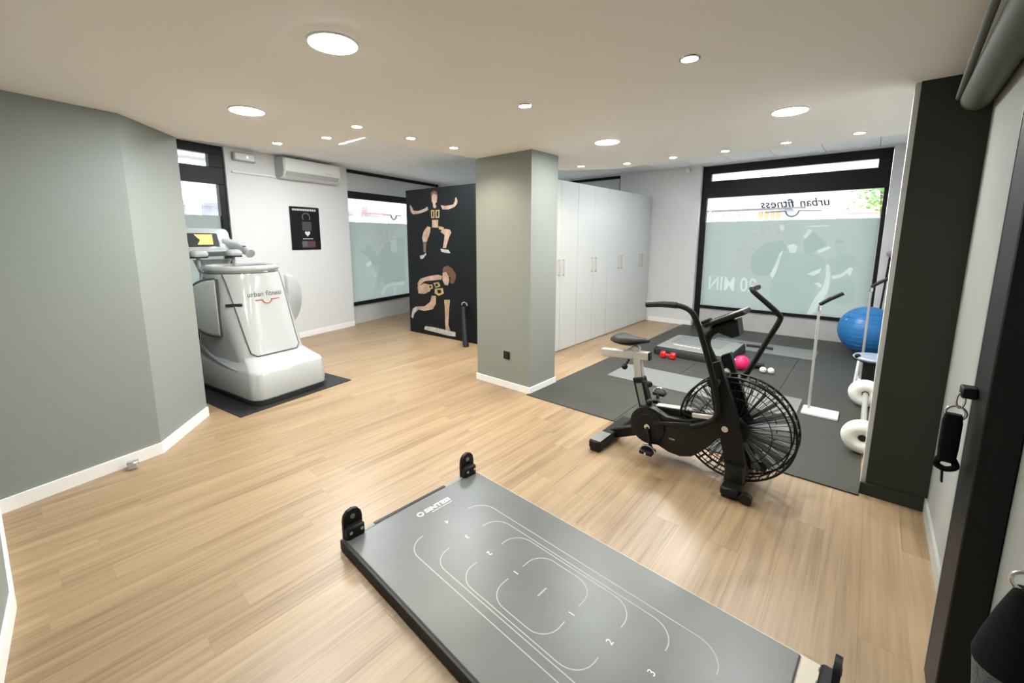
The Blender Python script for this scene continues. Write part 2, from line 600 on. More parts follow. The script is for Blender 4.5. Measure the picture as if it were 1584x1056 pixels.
# ------------------------------------------------------------------ flat print outlines (metres in the plane of the print)
FIG = [
  ('hair',[(0.607,2.259),(0.601,2.308),(0.639,2.337),(0.689,2.338),(0.738,2.316),(0.757,2.262),(0.741,2.214),(0.729,2.268),(0.662,2.292),(0.624,2.245)]),
  ('skin',[(0.618,2.258),(0.655,2.297),(0.722,2.276),(0.745,2.226),(0.732,2.166),(0.696,2.139),(0.722,2.093),(0.693,2.065),(0.647,2.085),(0.645,2.141),(0.618,2.184)]),
  ('skin',[(0.52,2.103),(0.532,2.048),(0.412,2.017),(0.278,1.997),(0.161,1.996),(0.112,2.039),(0.092,2.123),(0.11,2.153),(0.14,2.121),(0.183,2.052),(0.299,2.042),(0.433,2.069)]),
  ('skin',[(0.821,2.108),(0.918,2.094),(1.02,2.099),(1.087,2.109),(1.121,2.159),(1.129,2.206),(1.149,2.209),(1.174,2.166),(1.166,2.115),(1.113,2.071),(0.984,2.038),(0.854,2.044)]),
  ('skin',[(0.614,1.891),(0.754,1.889),(0.746,1.768),(0.613,1.771)]),
  ('skin',[(0.476,1.773),(0.572,1.751),(0.562,1.696),(0.53,1.638),(0.486,1.554),(0.467,1.544),(0.391,1.549),(0.371,1.621),(0.421,1.718)]),
  ('shade',[(0.391,1.549),(0.47,1.544),(0.448,1.382),(0.402,1.373)]),
  ('shoe',[(0.304,1.319),(0.405,1.337),(0.452,1.374),(0.458,1.338),(0.371,1.268),(0.317,1.267)]),
  ('skin',[(0.845,1.752),(1.003,1.735),(1.035,1.691),(0.986,1.619),(0.949,1.538),(0.912,1.452),(0.842,1.451),(0.874,1.575),(0.89,1.653),(0.801,1.699)]),
  ('shoe',[(0.792,1.44),(0.876,1.431),(0.966,1.423),(1.006,1.374),(0.895,1.377),(0.804,1.395)]),
  ('gold',[(0.598,2.045),(0.678,2.042),(0.673,1.919),(0.601,1.921)]),
  ('gold',[(0.699,2.041),(0.791,2.042),(0.783,1.92),(0.698,1.918)]),
  ('black',[(0.623,2.024),(0.655,2.023),(0.652,1.939),(0.623,1.94)]),
  ('black',[(0.723,2.02),(0.766,2.023),(0.759,1.94),(0.724,1.937)]),
  ('gold',[(0.5,1.793),(0.58,1.776),(0.571,1.741),(0.49,1.753)]),
  ('gold',[(0.761,1.788),(0.88,1.771),(0.844,1.728),(0.767,1.743)]),
  ('hair',[(0.823,1.099),(0.86,1.156),(0.952,1.179),(1.044,1.133),(1.12,1.05),(1.111,0.975),(1.055,0.897),(0.993,0.906),(1.002,0.982),(0.941,1.054),(0.857,1.062)]),
  ('skin',[(0.829,1.064),(0.904,1.077),(0.961,1.017),(0.973,0.942),(0.936,0.864),(0.865,0.873),(0.818,0.946)]),
  ('skin',[(0.223,0.853),(0.305,0.938),(0.519,0.992),(0.723,1.023),(0.82,1.007),(0.797,0.95),(0.591,0.923),(0.401,0.901),(0.301,0.836),(0.248,0.806)]),
  ('skin',[(0.224,0.799),(0.399,0.864),(0.513,0.85),(0.532,0.746),(0.391,0.687),(0.242,0.686)]),
  ('gold',[(0.482,0.843),(0.581,0.859),(0.601,0.798),(0.525,0.766),(0.473,0.794)]),
  ('gold',[(0.608,0.882),(0.737,0.905),(0.771,0.841),(0.661,0.807)]),
  ('gold',[(0.642,0.79),(0.824,0.814),(0.847,0.73),(0.73,0.682),(0.635,0.714)]),
  ('black',[(0.512,0.829),(0.558,0.837),(0.564,0.806),(0.526,0.793)]),
  ('black',[(0.641,0.863),(0.707,0.878),(0.728,0.848),(0.669,0.829)]),
  ('black',[(0.689,0.773),(0.777,0.784),(0.79,0.739),(0.716,0.718)]),
  ('skin',[(0.566,0.674),(0.663,0.672),(0.658,0.545),(0.58,0.448),(0.379,0.398),(0.229,0.407),(0.12,0.324),(0.083,0.236),(0.035,0.264),(0.084,0.409),(0.183,0.457),(0.382,0.477),(0.524,0.565)]),
  ('shoe',[(0.035,0.264),(0.092,0.41),(0.167,0.45),(0.214,0.422),(0.12,0.324),(0.083,0.236)]),
  ('skin',[(0.851,0.628),(0.978,0.639),(0.961,0.522),(0.931,0.234),(0.971,0.145),(0.871,0.132),(0.86,0.251),(0.861,0.512)]),
  ('gold',[(0.851,0.628),(0.978,0.639),(0.969,0.561),(0.855,0.543)]),
  ('shoe',[(0.387,0.139),(0.561,0.148),(1.086,0.129),(1.088,0.057),(0.926,0.05),(0.357,0.08)]),
]
WIN4 = [
  ('pink',[(-1.801,1.01),(-1.805,1.036),(-1.809,1.062),(-1.811,1.088),(-1.559,1.099),(-1.558,1.082),(-1.555,1.065),(-1.553,1.048)]),
  ('pink',[(-1.814,1.135),(-1.813,1.161),(-1.812,1.186),(-1.811,1.212),(-1.559,1.182),(-1.561,1.165),(-1.561,1.148),(-1.561,1.131)]),
  ('pink',[(-1.805,1.259),(-1.8,1.284),(-1.795,1.308),(-1.789,1.333),(-1.546,1.263),(-1.55,1.246),(-1.553,1.23),(-1.556,1.213)]),
  ('pink',[(-1.776,1.377),(-1.767,1.401),(-1.758,1.424),(-1.748,1.447),(-1.519,1.339),(-1.526,1.324),(-1.532,1.308),(-1.537,1.292)]),
  ('pink',[(-1.727,1.488),(-1.715,1.509),(-1.702,1.53),(-1.688,1.55),(-1.48,1.409),(-1.489,1.395),(-1.498,1.381),(-1.506,1.366)]),
  ('pink',[(-1.661,1.586),(-1.645,1.605),(-1.629,1.623),(-1.612,1.64),(-1.431,1.47),(-1.442,1.458),(-1.453,1.446),(-1.463,1.433)]),
  ('pink',[(-1.58,1.671),(-1.561,1.686),(-1.542,1.701),(-1.523,1.715),(-1.372,1.521),(-1.385,1.511),(-1.397,1.501),(-1.409,1.491)]),
  ('pink',[(-1.486,1.739),(-1.466,1.751),(-1.445,1.762),(-1.423,1.772),(-1.306,1.561),(-1.32,1.554),(-1.334,1.546),(-1.348,1.538)]),
  ('pink',[(-1.383,1.789),(-1.361,1.797),(-1.339,1.804),(-1.316,1.811),(-1.234,1.589),(-1.249,1.584),(-1.264,1.579),(-1.279,1.573)]),
  ('pink',[(-1.274,1.821),(-1.251,1.825),(-1.228,1.828),(-1.205,1.831),(-1.159,1.604),(-1.175,1.602),(-1.19,1.6),(-1.206,1.596)]),
  ('pink',[(-1.162,1.834),(-1.139,1.834),(-1.115,1.834),(-1.092,1.832),(-1.082,1.607),(-1.098,1.607),(-1.114,1.607),(-1.13,1.607)]),
  ('dark',[(-1.547,1.102),(-1.544,1.276),(-1.456,1.43),(-1.316,1.525),(-1.129,1.553),(-1.094,1.507),(-1.054,1.399),(-1.143,1.342),(-1.163,1.212),(-1.23,1.059),(-1.272,0.981),(-1.402,0.965),(-1.504,0.988)]),
  ('light',[(-1.188,1.79),(-1.135,1.807),(-1.113,1.725),(-1.157,1.699)]),
  ('mid',[(-1.125,1.689),(-1.087,1.779),(-0.967,1.794),(-0.887,1.722),(-0.875,1.58),(-0.893,1.455),(-0.944,1.355),(-1.005,1.363),(-1.059,1.453),(-1.107,1.562)]),
  ('light',[(-1.053,1.471),(-0.979,1.499),(-0.915,1.455),(-0.944,1.355),(-1.012,1.354)]),
  ('dark',[(-0.855,1.527),(-0.804,1.615),(-0.724,1.684),(-0.545,1.493),(-0.577,1.458),(-0.67,1.405),(-0.724,1.36),(-0.826,1.366)]),
  ('light',[(-0.861,1.598),(-0.8,1.729),(-0.755,1.702),(-0.816,1.58)]),
  ('light',[(-0.862,1.774),(-0.552,1.788),(-0.543,1.768),(-0.73,1.751)]),
  ('light',[(-0.663,1.396),(-0.522,1.467),(-0.498,1.433),(-0.637,1.353)]),
  ('mid2',[(-1.157,1.323),(-1.051,1.362),(-0.928,1.346),(-0.739,1.368),(-0.559,1.267),(-0.535,1.163),(-0.596,1.054),(-0.608,0.875),(-0.631,0.657),(-0.695,0.395),(-1.161,0.417),(-1.247,0.678),(-1.205,0.947),(-1.155,1.119)]),
  ('light',[(-1.256,0.982),(-1.191,1.173),(-1.151,1.351),(-1.101,1.398),(-1.135,1.25),(-1.154,1.1),(-1.203,0.929)]),
  ('light',[(-0.759,1.028),(-0.67,1.086),(-0.588,1.125),(-0.596,1.054),(-0.677,1.005)]),
  ('light',[(-0.659,0.881),(-0.611,0.911),(-0.55,0.862),(-0.568,0.825)]),
  ('dark',[(-0.471,1.507),(-0.435,1.559),(-0.368,1.554),(-0.33,1.503),(-0.391,1.52)]),
  ('mid',[(-0.464,1.502),(-0.391,1.515),(-0.333,1.495),(-0.327,1.41),(-0.372,1.324),(-0.431,1.374)]),
  ('mid2',[(-0.545,1.267),(-0.426,1.323),(-0.309,1.359),(-0.213,1.311),(-0.169,1.195),(-0.211,1.159),(-0.263,1.157),(-0.331,1.033),(-0.453,1.027),(-0.48,1.165)]),
  ('light',[(-0.453,1.018),(-0.359,1.04),(-0.25,1.157),(-0.209,1.142),(-0.237,1.021),(-0.268,1.071),(-0.341,0.998),(-0.434,0.966)]),
  ('light',[(-0.537,1.18),(-0.495,1.182),(-0.464,0.991),(-0.472,0.779),(-0.561,0.519),(-0.65,0.382),(-0.71,0.393),(-0.642,0.62),(-0.547,0.826),(-0.519,0.988)]),
  ('mid2',[(-0.447,0.957),(-0.209,1.006),(-0.157,0.873),(-0.159,0.631),(-0.315,0.581),(-0.465,0.708)]),
]
WIN2 = [
  ('pink',[(0.53,1.63),(0.555,1.651),(0.582,1.671),(0.609,1.69),(0.809,1.426),(0.795,1.416),(0.781,1.407),(0.768,1.396)]),
  ('pink',[(0.661,1.722),(0.691,1.738),(0.722,1.753),(0.753,1.766),(0.884,1.463),(0.868,1.456),(0.852,1.449),(0.837,1.442)]),
  ('pink',[(0.813,1.788),(0.847,1.798),(0.881,1.807),(0.916,1.814),(0.967,1.485),(0.95,1.481),(0.932,1.478),(0.915,1.473)]),
  ('pink',[(0.981,1.824),(1.016,1.827),(1.052,1.829),(1.089,1.829),(1.055,1.489),(1.037,1.49),(1.018,1.489),(1.0,1.488)]),
  ('pink',[(1.156,1.826),(1.192,1.822),(1.228,1.817),(1.265,1.81),(1.142,1.477),(1.124,1.481),(1.106,1.484),(1.088,1.487)]),
  ('dark',[(0.71,1.207),(0.81,1.337),(0.944,1.469),(1.144,1.58),(1.451,1.626),(1.537,1.578),(1.525,0.686),(1.225,0.665),(0.927,0.67),(0.807,0.773)]),
  ('dark',[(0.285,1.363),(0.458,1.412),(0.478,1.497),(0.607,1.474),(0.716,1.295),(0.735,1.117),(0.666,0.987),(0.585,1.124),(0.476,1.26)]),
  ('mid2',[(0.667,1.009),(0.788,0.979),(0.797,0.614),(0.671,0.582),(0.519,0.565),(0.646,0.675)]),
  ('light',[(1.11,1.569),(1.294,1.579),(1.297,1.323),(1.128,1.304)]),
  ('light',[(0.791,0.523),(0.894,0.65),(1.06,0.704),(1.472,0.69),(1.486,0.616),(1.056,0.634),(0.922,0.578),(0.867,0.468),(0.803,0.453)]),
  ('light',[(1.154,0.601),(1.239,0.597),(1.252,0.398),(1.169,0.396)]),
  ('light',[(0.425,1.133),(0.543,1.17),(0.585,1.124),(0.477,1.043)]),
  ('light',[(0.631,0.922),(0.693,0.929),(0.701,0.827),(0.641,0.832)]),
]

# ================================================================== SETTING
H1 = 2.435      # lowered plaster ceiling
H2 = 2.84       # tile ceiling over the shop-window zone
Z = Vector((0, 0, 1))
AD = Vector((-0.2075, 0.978, 0)).normalized()
AW = frame((-7.13, 4.01, 0), AD, Z)            # left shop wall: (along, height, into the room)
BW = frame((0, 8.06, 0), (1, 0, 0), Z)         # back wall: (x, height, into the room)
WW = frame((0, 8.20, 0), (1, 0, 0), Z)         # plane of the right shop window
PD = Vector((0.9978, 0.0665, 0)).normalized()
PM = frame((-5.935, 4.385, 0), PD, Z)          # printed partition


def wall_run(pts, th, z0, z1, side=1):
    """solid wall along a poly-line, thickness to one side"""
    mb = MB()
    n = len(pts)
    P = [Vector((*p, 0)) for p in pts]
    off = []
    for i in range(n):
        ds = []
        if i > 0: ds.append((P[i] - P[i - 1]).normalized())
        if i < n - 1: ds.append((P[i + 1] - P[i]).normalized())
        ns = [Vector((-d.y, d.x, 0)) * side for d in ds]
        m = sum(ns, Vector()).normalized()
        k = 1.0 / max(0.35, m.dot(ns[0]))
        off.append(P[i] + m * th * k)
    poly = [(p.x, p.y) for p in P] + [(p.x, p.y) for p in reversed(off)]
    mb.prism(poly, z0, z1)
    return mb


# floor ------------------------------------------------------------
fl = struct('floor', MB().box(-7.9, 0.46, -0.75, 8.3, -0.10, -0.0125), 'subfloor', 'oak-look plank floor running through the whole room', 'floor')


def plank_mesh(L, w):
    mb = MB().box(-w / 2 + 0.0001, w / 2 - 0.0001, -L / 2 + 0.0001, L / 2 - 0.0001, 0, 0.012)
    # small bevel along the upper edges
    bm = bmesh.new()
    bv = [bm.verts.new(p) for p in mb.v]
    for f in mb.f: bm.faces.new([bv[i] for i in f])
    bm.edges.ensure_lookup_table()
    top = [e for e in bm.edges if all(v.co.z > 0.011 for v in e.verts)]
    bmesh.ops.bevel(bm, geom=top, offset=0.0003, segments=1, affect='EDGES')
    me = bpy.data.meshes.new('plank')
    bm.to_mesh(me)
    bm.free()
    me.materials.append(MAT['oak_plank'])
    return me


PW, PL = 0.155, 1.22
pm = plank_mesh(PL, PW)
cands = []
ix = 0
x = -7.8 + PW / 2
while x < 0.44 - PW / 2 + 0.08:
    y = -0.72 + (random.random() * 0.9 - 0.9) * PL
    while y < 8.15:
        yc = y + PL / 2
        a, b = max(y, -0.74), min(y + PL, 8.28)
        if b - a > 0.1:
            p = Vector((x, (a + b) / 2, 0)) - Vector((0, 0, CAM_Z))
            zc = p.dot(_F)
            sc = 1e9
            if zc > 0.15:
                u = CX + F_PX * p.dot(_X) / zc
                v = CY - F_PX * p.dot(_Y) / zc
                inside = -250 < u < 1834 and -50 < v < 1500
                covered = (x > -2.5 and a > 3.4) or (x < -4.6 and b < 2.2) or (x < -3.3 and a > 4.6 and x > -5.9)
                if inside and not covered:
                    sc = zc
            cands.append((sc, x, a, b))
        y += PL
    x += PW
cands.sort()
rest = MB()
for k, (sc, x, a, b) in enumerate(cands):
    if k < 300 and sc < 1e8:
        full = abs((b - a) - PL) < 1e-3
        me = pm if full else plank_mesh(b - a, PW)
        o = bpy.data.objects.new('plank', me)
        COL.objects.link(o)
        o.parent = fl
        L = ROOTM[fl.name].translation
        o.location = Vector((x, (a + b) / 2, -0.012)) - L
    else:
        rest.box(x - PW / 2 + 0.0006, x + PW / 2 - 0.0006, a + 0.0006, b - 0.0006, -0.012, 0.0)
o = obj('plank_field', rest, 'oak_plank', fl, smooth=0)
o['kind'] = 'stuff'

# ceilings -----------------------------------------------------------
c1 = MB().prism([(0.46, -0.7), (0.46, 3.42), (0.46, 4.93), (-2.5, 4.97), (-3.255, 4.47), (-3.255, 2.03), (-3.985, 2.0), (-4.355, 1.585),
                 (-4.425, 1.28), (-4.45, 0.93), (-3.93, 0.50), (-3.72, -0.3), (-3.6, -0.7)], H1, H1 + 0.12)
struct('ceiling', c1, 'ceiling_paint', 'lowered smooth plaster ceiling with recessed lights', 'ceiling', smooth=20)
c2 = struct('ceiling_upper', MB().box(-8.4, 0.62, 0.6, 8.4, H2 + 0.02, H2 + 0.14), 'tile_grid', 'white tiled ceiling above the shop window zone', 'ceiling')
tb = MB().box(-0.297, 0.297, -0.297, 0.297, 0, 0.016, 0.003)
# square light panels take the place of a tile: column, row, label
TILE_LIGHTS = [(4, 2, 'square light panel in the tiled ceiling, half hidden by the lowered ceiling edge'),
               (6, 4, 'added unseen square light panel in the tiled ceiling left of the grey column'),  # out of view, added to brighten the zone left of the column
               (10, 7, 'added unseen square light panel in the tiled ceiling above the training corner')]  # out of view, added to light the training corner
t0 = None
for i in range(14):
    for j in range(12):
        cx_, cy_ = -7.58 + 0.6 * i, 1.53 + 0.6 * j
        if any(i == a and j == b for a, b, _ in TILE_LIGHTS):
            continue
        if t0 is None:
            t0 = obj('ceiling_tile', tb, 'tile_white', c2, world=False)
            o = t0
        else:
            o = t0.copy()
            COL.objects.link(o)
        o.location = Vector((cx_, cy_, H2)) - ROOTM[c2.name].translation
struct('wall_upper_closure', MB().box(-4.6, 0.62, 0.55, 0.62, H1 + 0.12, H2 + 0.1), 'white_paint', 'bulkhead above the lowered ceiling', 'wall')

# walls --------------------------------------------------------------
GL = [(-3.70, -0.30), (-3.89, 0.545), (-4.437, 0.978)]
struct('wall_left', wall_run(GL + [(-4.62, 0.86), (-6.6, 0.86)], 0.10, 0, H2 + 0.1, 1), 'grey_paint', 'grey painted angled wall at the left', 'wall', smooth=10)
NR = [(0.42, -0.42), (-2.229, -0.232), (-2.675, -0.200), (-3.75, -0.262)]
struct('wall_near', wall_run(NR, 0.12, 0, H2 + 0.1, 1), 'grey_paint', 'grey wall behind the camera at the lower left edge', 'wall', smooth=10)
struct('wall_right', MB().box(0.378, 0.50, -0.55, 3.372, 0, H2 + 0.1), 'right_wall_paint', 'pale wall at the right edge beside the dark pier', 'wall')
wr = MB().box(0.080, 0.62, 3.380, 3.50, 0, H2 + 0.1)
wr.box(0.42, 0.62, 3.50, 8.4, 0, H2 + 0.1)
struct('wall_right_gym', wr, 'white_paint', 'white side wall of the training corner behind the dark pier', 'wall')
struct('wall_pier', MB().box(0.103, 0.3775, 3.362, 3.380, 0, H1), 'charcoal_paint', 'charcoal grey pier at the right of the training corner', 'wall')
lw = MB()
for s0, s1 in ((-3.7, -3.0), (-2.06, 0.0), (2.72, 4.6)):
    lw.box(s0, s1, 0, H2 + 0.1, -0.25, 0, M=AW)
lw.box(-3.7, 4.6, 2.83, H2 + 0.1, -0.25, -0.02, M=AW)
struct('wall_shop_left', lw, 'white_paint', 'pale shop wall between the two left windows', 'wall')
bw = MB()
for x0, x1 in ((-8.4, -6.2), (-3.90, -2.395), (0.072, 0.62)):
    bw.box(x0, x1, 0, H2 + 0.1, -0.30, 0, M=BW)
bw.box(-8.4, 0.62, 2.822, H2 + 0.1, -0.30, -0.02, M=BW)
struct('wall_back', bw, 'white_paint', 'white back wall between the cabinets and the large window', 'wall')
# column
struct('wall_column', MB().box(-3.283, -2.534, 3.347, 3.802, 0, H1), 'column_paint', 'square grey column in the middle of the room', 'column')


def skirt(name, pts, h, t, m, label, side):
    """skirting board along a poly-line, standing out to one side"""
    return struct(name, wall_run(pts, t, 0, h, side), m, label, 'baseboard', smooth=10)


skirt('baseboard_left', GL, 0.085, 0.013, 'skirting_white', 'white baseboard along the angled grey wall', -1)
skirt('baseboard_near', list(reversed(NR)), 0.085, 0.013, 'skirting_white', 'white baseboard at the lower left picture edge', 1)
skirt('baseboard_column', [(-3.283, 3.802), (-3.283, 3.347), (-2.534, 3.347), (-2.534, 3.802), (-3.283, 3.802)], 0.070, 0.012, 'skirting_white', 'white baseboard around the grey column', -1)
skirt('baseboard_right', [(0.378, 3.36), (0.378, -0.40)], 0.085, 0.012, 'skirting_grey', 'pale grey baseboard along the right wall', -1)
skirt('baseboard_pier', [(0.078, 3.362), (0.366, 3.362)], 0.075, 0.012, 'charcoal_paint', 'charcoal baseboard in front of the dark pier', -1)
skirt('baseboard_shop', [tuple((AW @ Vector((-2.06, 0, 0)))[:2]), tuple((AW @ Vector((-0.005, 0, 0)))[:2])], 0.085, 0.012, 'skirting_white', 'white baseboard below the poster on the shop wall', -1)
skirt('baseboard_back', [(-3.20, 8.06), (-2.41, 8.06)], 0.085, 0.012, 'skirting_white', 'white baseboard beside the tall cabinets', -1)


# windows --------------------------------------------------------------
def window(name, M, label, bars, panes, film=None, kick=None, transom=None, jamb=None):
    w = bpy.data.objects.new(name, None)
    COL.objects.link(w)
    b0 = bars[0]
    o = M @ Vector((b0[0], 0, 0))
    w.location = o
    ROOTM[w.name] = Matrix.Translation(o)
    w['kind'] = 'structure'
    w['label'] = label
    w['category'] = 'window'
    for x0, x1, z0, z1 in bars:
        obj('frame_bar', MB().box(x0, x1, z0, z1, -0.035, 0.045, 0.004, M), 'black_frame', w)
    for x0, x1, z0, z1 in panes:
        obj('pane', MB().box(x0 - .005, x1 + .005, z0 - .005, z1 + .005, -0.004, 0.004, 0, M), 'glass', w)
    f = None
    if film:
        x0, x1, z0, z1 = film
        f = obj('frosted_film', MB().box(x0 + .001, x1 - .001, z0, z1, 0.0052, 0.0062, 0, M), 'frost_film', w, label='pale green frosted film on the lower pane')
    if kick:
        x0, x1, z0, z1 = kick
        obj('kick_panel', MB().box(x0, x1, z0, z1, -0.03, 0.012, 0.003, M), 'brushed_steel', w, label='brushed steel kick panel')
    if transom:
        x0, x1, z0, z1 = transom
        obj('transom_panel', MB().box(x0, x1, z0, z1, -0.012, 0.012, 0, M), 'pale_transom', w, label='pale glossy transom panel')
    return w, f


def prints(f, M, polys, d0=0.0066):
    groups = {}
    for k, (n, p) in enumerate(polys):
        groups.setdefault(n, []).append((k, p))
    nm = {'pink': 'gauge_print', 'dark': 'dark_print', 'mid': 'soft_print', 'mid2': 'figure_print', 'light': 'pale_print'}
    for n, L in groups.items():
        mb = MB()
        for k, p in L:
            mb.flat(p, M, d0 + 0.0002 * k)
        obj(nm[n], mb, 'ink_' + n, f, smooth=0)


w4, f4 = window('window_4', WW, 'large black-framed shop window with frosted film behind the training corner',
                [(-2.39, 0.068, 2.69, 2.82), (-2.39, 0.068, 2.285, 2.567), (-2.39, -2.30, 0.0, 2.285), (0.019, 0.068, 0.0, 2.285),
                 (-2.39, -2.254, 2.567, 2.69), (-0.078, 0.068, 2.567, 2.69), (-2.30, 0.019, 0.335, 0.385)],
                [(-2.30, 0.019, 0.385, 2.285), (-2.254, -0.078, 2.567, 2.69)],
                film=(-2.30, 0.019, 0.385, 1.873), kick=(-2.30, 0.019, 0.0, 0.335))
prints(f4, WW, WIN4)
obj('pale_lettering', text_mb('20 MIN', 0.33, WW @ Matrix.Translation((-1.81, 0.785, 0.012)), mirror=True, width=0.74, bold=0.006), 'ink_light', f4, smooth=0,
    label='reversed pale lettering 20 MIN')
for word, w_, c_ in (('urban', .37, -.76), ('fitness', .46, -1.25)):
    obj('lettering', text_mb(word, 0.175, WW @ Matrix.Translation((c_, 2.13, 0.006)), mirror=True, width=w_, shear=0.25, bold=0.003), 'print_dark_text', w4, smooth=0, label='reversed dark lettering ' + word)
em = MB().tube([(-1.40, 2.005, 0), (-1.12, 2.012, 0)], 0.007, 6, M=WW @ Matrix.Translation((0, 0, 0.008)))
em.tube([(-1.12 + 0.085 * (1 - cos(a)), 2.012 - 0.085 * sin(a), 0) for a in [pi * k / 12 for k in range(13)]], 0.010, 6, M=WW @ Matrix.Translation((0, 0, 0.008)))
em.tube([(-0.95, 2.012, 0), (-0.66, 2.005, 0)], 0.007, 6, M=WW @ Matrix.Translation((0, 0, 0.008)))
obj('emblem', em, 'print_dark_text', w4, label='dark bowl-shaped emblem under the lettering')

w2, f2 = window('window_2', AW @ Matrix.Translation((0, 0, -0.10)), 'black-framed shop window beside the printed black partition',
                [(0.0, 2.72, 2.775, 2.83), (0.0, 2.72, 2.325, 2.453), (0.0, 0.03, 0.0, 2.775), (2.66, 2.72, 0.0, 2.775), (0.03, 2.66, 0.352, 0.418)],
                [(0.03, 2.66, 0.418, 2.325)], film=(0.03, 2.66, 0.418, 1.905), kick=(0.03, 2.66, 0.0, 0.352), transom=(0.03, 2.66, 2.453, 2.775))
prints(f2, AW @ Matrix.Translation((0, 0, -0.10)), WIN2)
em = MB().tube([(0.93, 2.07, 0), (1.17, 2.07, 0)], 0.007, 6, M=AW @ Matrix.Translation((0, 0, -0.092)))
em.tube([(1.17 + 0.075 * (1 - cos(a)), 2.07 - 0.085 * sin(a), 0) for a in [pi * k / 12 for k in range(13)]], 0.010, 6, M=AW @ Matrix.Translation((0, 0, -0.092)))
em.tube([(1.32, 2.07, 0), (1.46, 2.07, 0)], 0.007, 6, M=AW @ Matrix.Translation((0, 0, -0.092)))
obj('emblem', em, 'print_dark_text', w2, label='dark bowl-shaped emblem')

window('window_1', AW @ Matrix.Translation((0, 0, -0.08)), 'narrow black-framed window behind the white body-shaping machine',
       [(-3.0, -2.06, 2.715, 2.83), (-3.0, -2.06, 2.332, 2.548), (-3.0, -2.94, 0.0, 2.715), (-2.150, -2.06, 0.0, 2.332), (-2.245, -2.06, 2.548, 2.715), (-2.94, -2.150, 0.0, 0.385)],
       [(-2.94, -2.150, 0.385, 2.332), (-2.94, -2.245, 2.548, 2.715)], film=(-2.94, -2.150, 0.385, 1.916))
window('window_3', BW @ Matrix.Translation((0, 0, -0.10)), 'black-framed window rising behind the tall white cabinets',
       [(-6.2, -3.9, 2.77, 2.822), (-3.94, -3.9, 0.0, 2.77), (-6.2, -6.14, 0.0, 2.77), (-6.14, -3.94, 2.28, 2.40), (-6.14, -3.94, 0.33, 0.385)],
       [(-6.14, -3.94, 0.385, 2.28)], film=(-6.14, -3.94, 0.385, 1.9), kick=(-6.14, -3.94, 0.0, 0.33), transom=(-6.14, -3.94, 2.40, 2.77))

# street -----------------------------------------------------------------
struct('pavement', MB().box(-40, 30, -25, 45, -0.35, -0.16), 'pavement_grey', 'pale pavement of the street outside the windows', 'pavement')


def facade(name, label, M, W, Ht, m, bays, shop, sills):
    t = thing(name, label, 'building', M @ Vector((0, 0, 0)))
    obj('facade_wall', MB().box(-W / 2, W / 2, 0, Ht, -0.6, 0, 0, M), m, t)
    obj('cornice', MB().box(-W / 2, W / 2, shop, shop + 0.22, 0, 0.22, 0.02, M), 'facade_grey', t)
    for z0, z1 in sills:
        for k in range(bays):
            x0 = -W / 2 + (k + 0.22) * W / bays
            x1 = x0 + 0.5 * W / bays
            w = obj('house_window', MB().box(x0 - .08, x1 + .08, z0 - .08, z1 + .08, 0, 0.05, 0, M), 'facade_white', t)
            obj('house_pane', MB().box(x0, x1, z0, z1, 0.05, 0.06, 0, M), 'facade_glass', w)
    return t


FR = frame((-3.0, 20.0, -0.16), (1, 0, 0), Z)
b1 = facade('apartment_building', 'pale apartment house across the street seen through the large right window', FR, 16, 12, 'facade_white', 7, 3.45, [(4.1, 5.6), (7.0, 8.6)])
mb = MB().box(-3.2, 0.9, 2.85, 2.90, 0.0, 0.35, 0.01, FR)
obj('awning_edge', mb, 'facade_dark', b1)
obj('shop_fascia', MB().box(-3.2, 4.6, 2.3, 2.86, 0.0, 0.12, 0.01, FR), 'facade_cream', b1)
for k in range(9):
    wv = (.12, .09, .13, .07, .12, .10, .13, .08, .11)[k]
    obj('sign_letter', MB().box(-2.45 + 0.17 * k, -2.45 + wv + 0.17 * k, 2.46, 2.66 + .06 * (k % 3 == 0), 0.12, 0.16, 0.02, FR), 'sign_red', b1)
for k in range(4):
    obj('sign_letter', MB().box(-0.62 + 0.2 * k, -0.48 + 0.2 * k, 2.48, 2.76, 0.12, 0.16, 0.01, FR), 'sign_orange', b1)
obj('pink_sign', MB().box(2.15, 3.0, 2.58, 2.98, 0.12, 0.2, 0.02, FR), 'sign_pink', b1)
obj('downpipe', MB().cyl(FR @ Vector((1.9, 0, 0.3)), FR @ Vector((1.9, 9, 0.3)), 0.05, 8), 'facade_grey', b1)
obj('pilaster', MB().box(0.25, 0.55, 0, 6, 0, 0.2, 0, FR), 'facade_grey', b1)
obj('pilaster', MB().box(-3.4, -3.15, 0, 6, 0, 0.2, 0, FR), 'facade_grey', b1)
FL = frame((-21.0, 7.0, -0.16), AD, Z)
b2 = facade('apartment_building', 'pale building across the side street seen through the left windows', FL, 26, 12, 'facade_white', 12, 4.6, [(5.3, 6.6), (8.0, 9.2)])
for k in range(12):
    x0 = -12.4 + 2.1 * k
    w = obj('shop_window', MB().box(x0, x0 + 1.5, 0.5, 3.1, 0, 0.06, 0, FL), 'facade_grey', b2)
    obj('shop_pane', MB().box(x0 + .08, x0 + 1.42, 0.6, 3.0, 0.06, 0.07, 0, FL), 'facade_glass', w)
    obj('awning', MB().box(x0 - .1, x0 + 1.6, 3.2, 3.55, 0, 0.6, 0.02, FL), 'sign_pink' if k % 3 == 0 else 'facade_cream', b2)

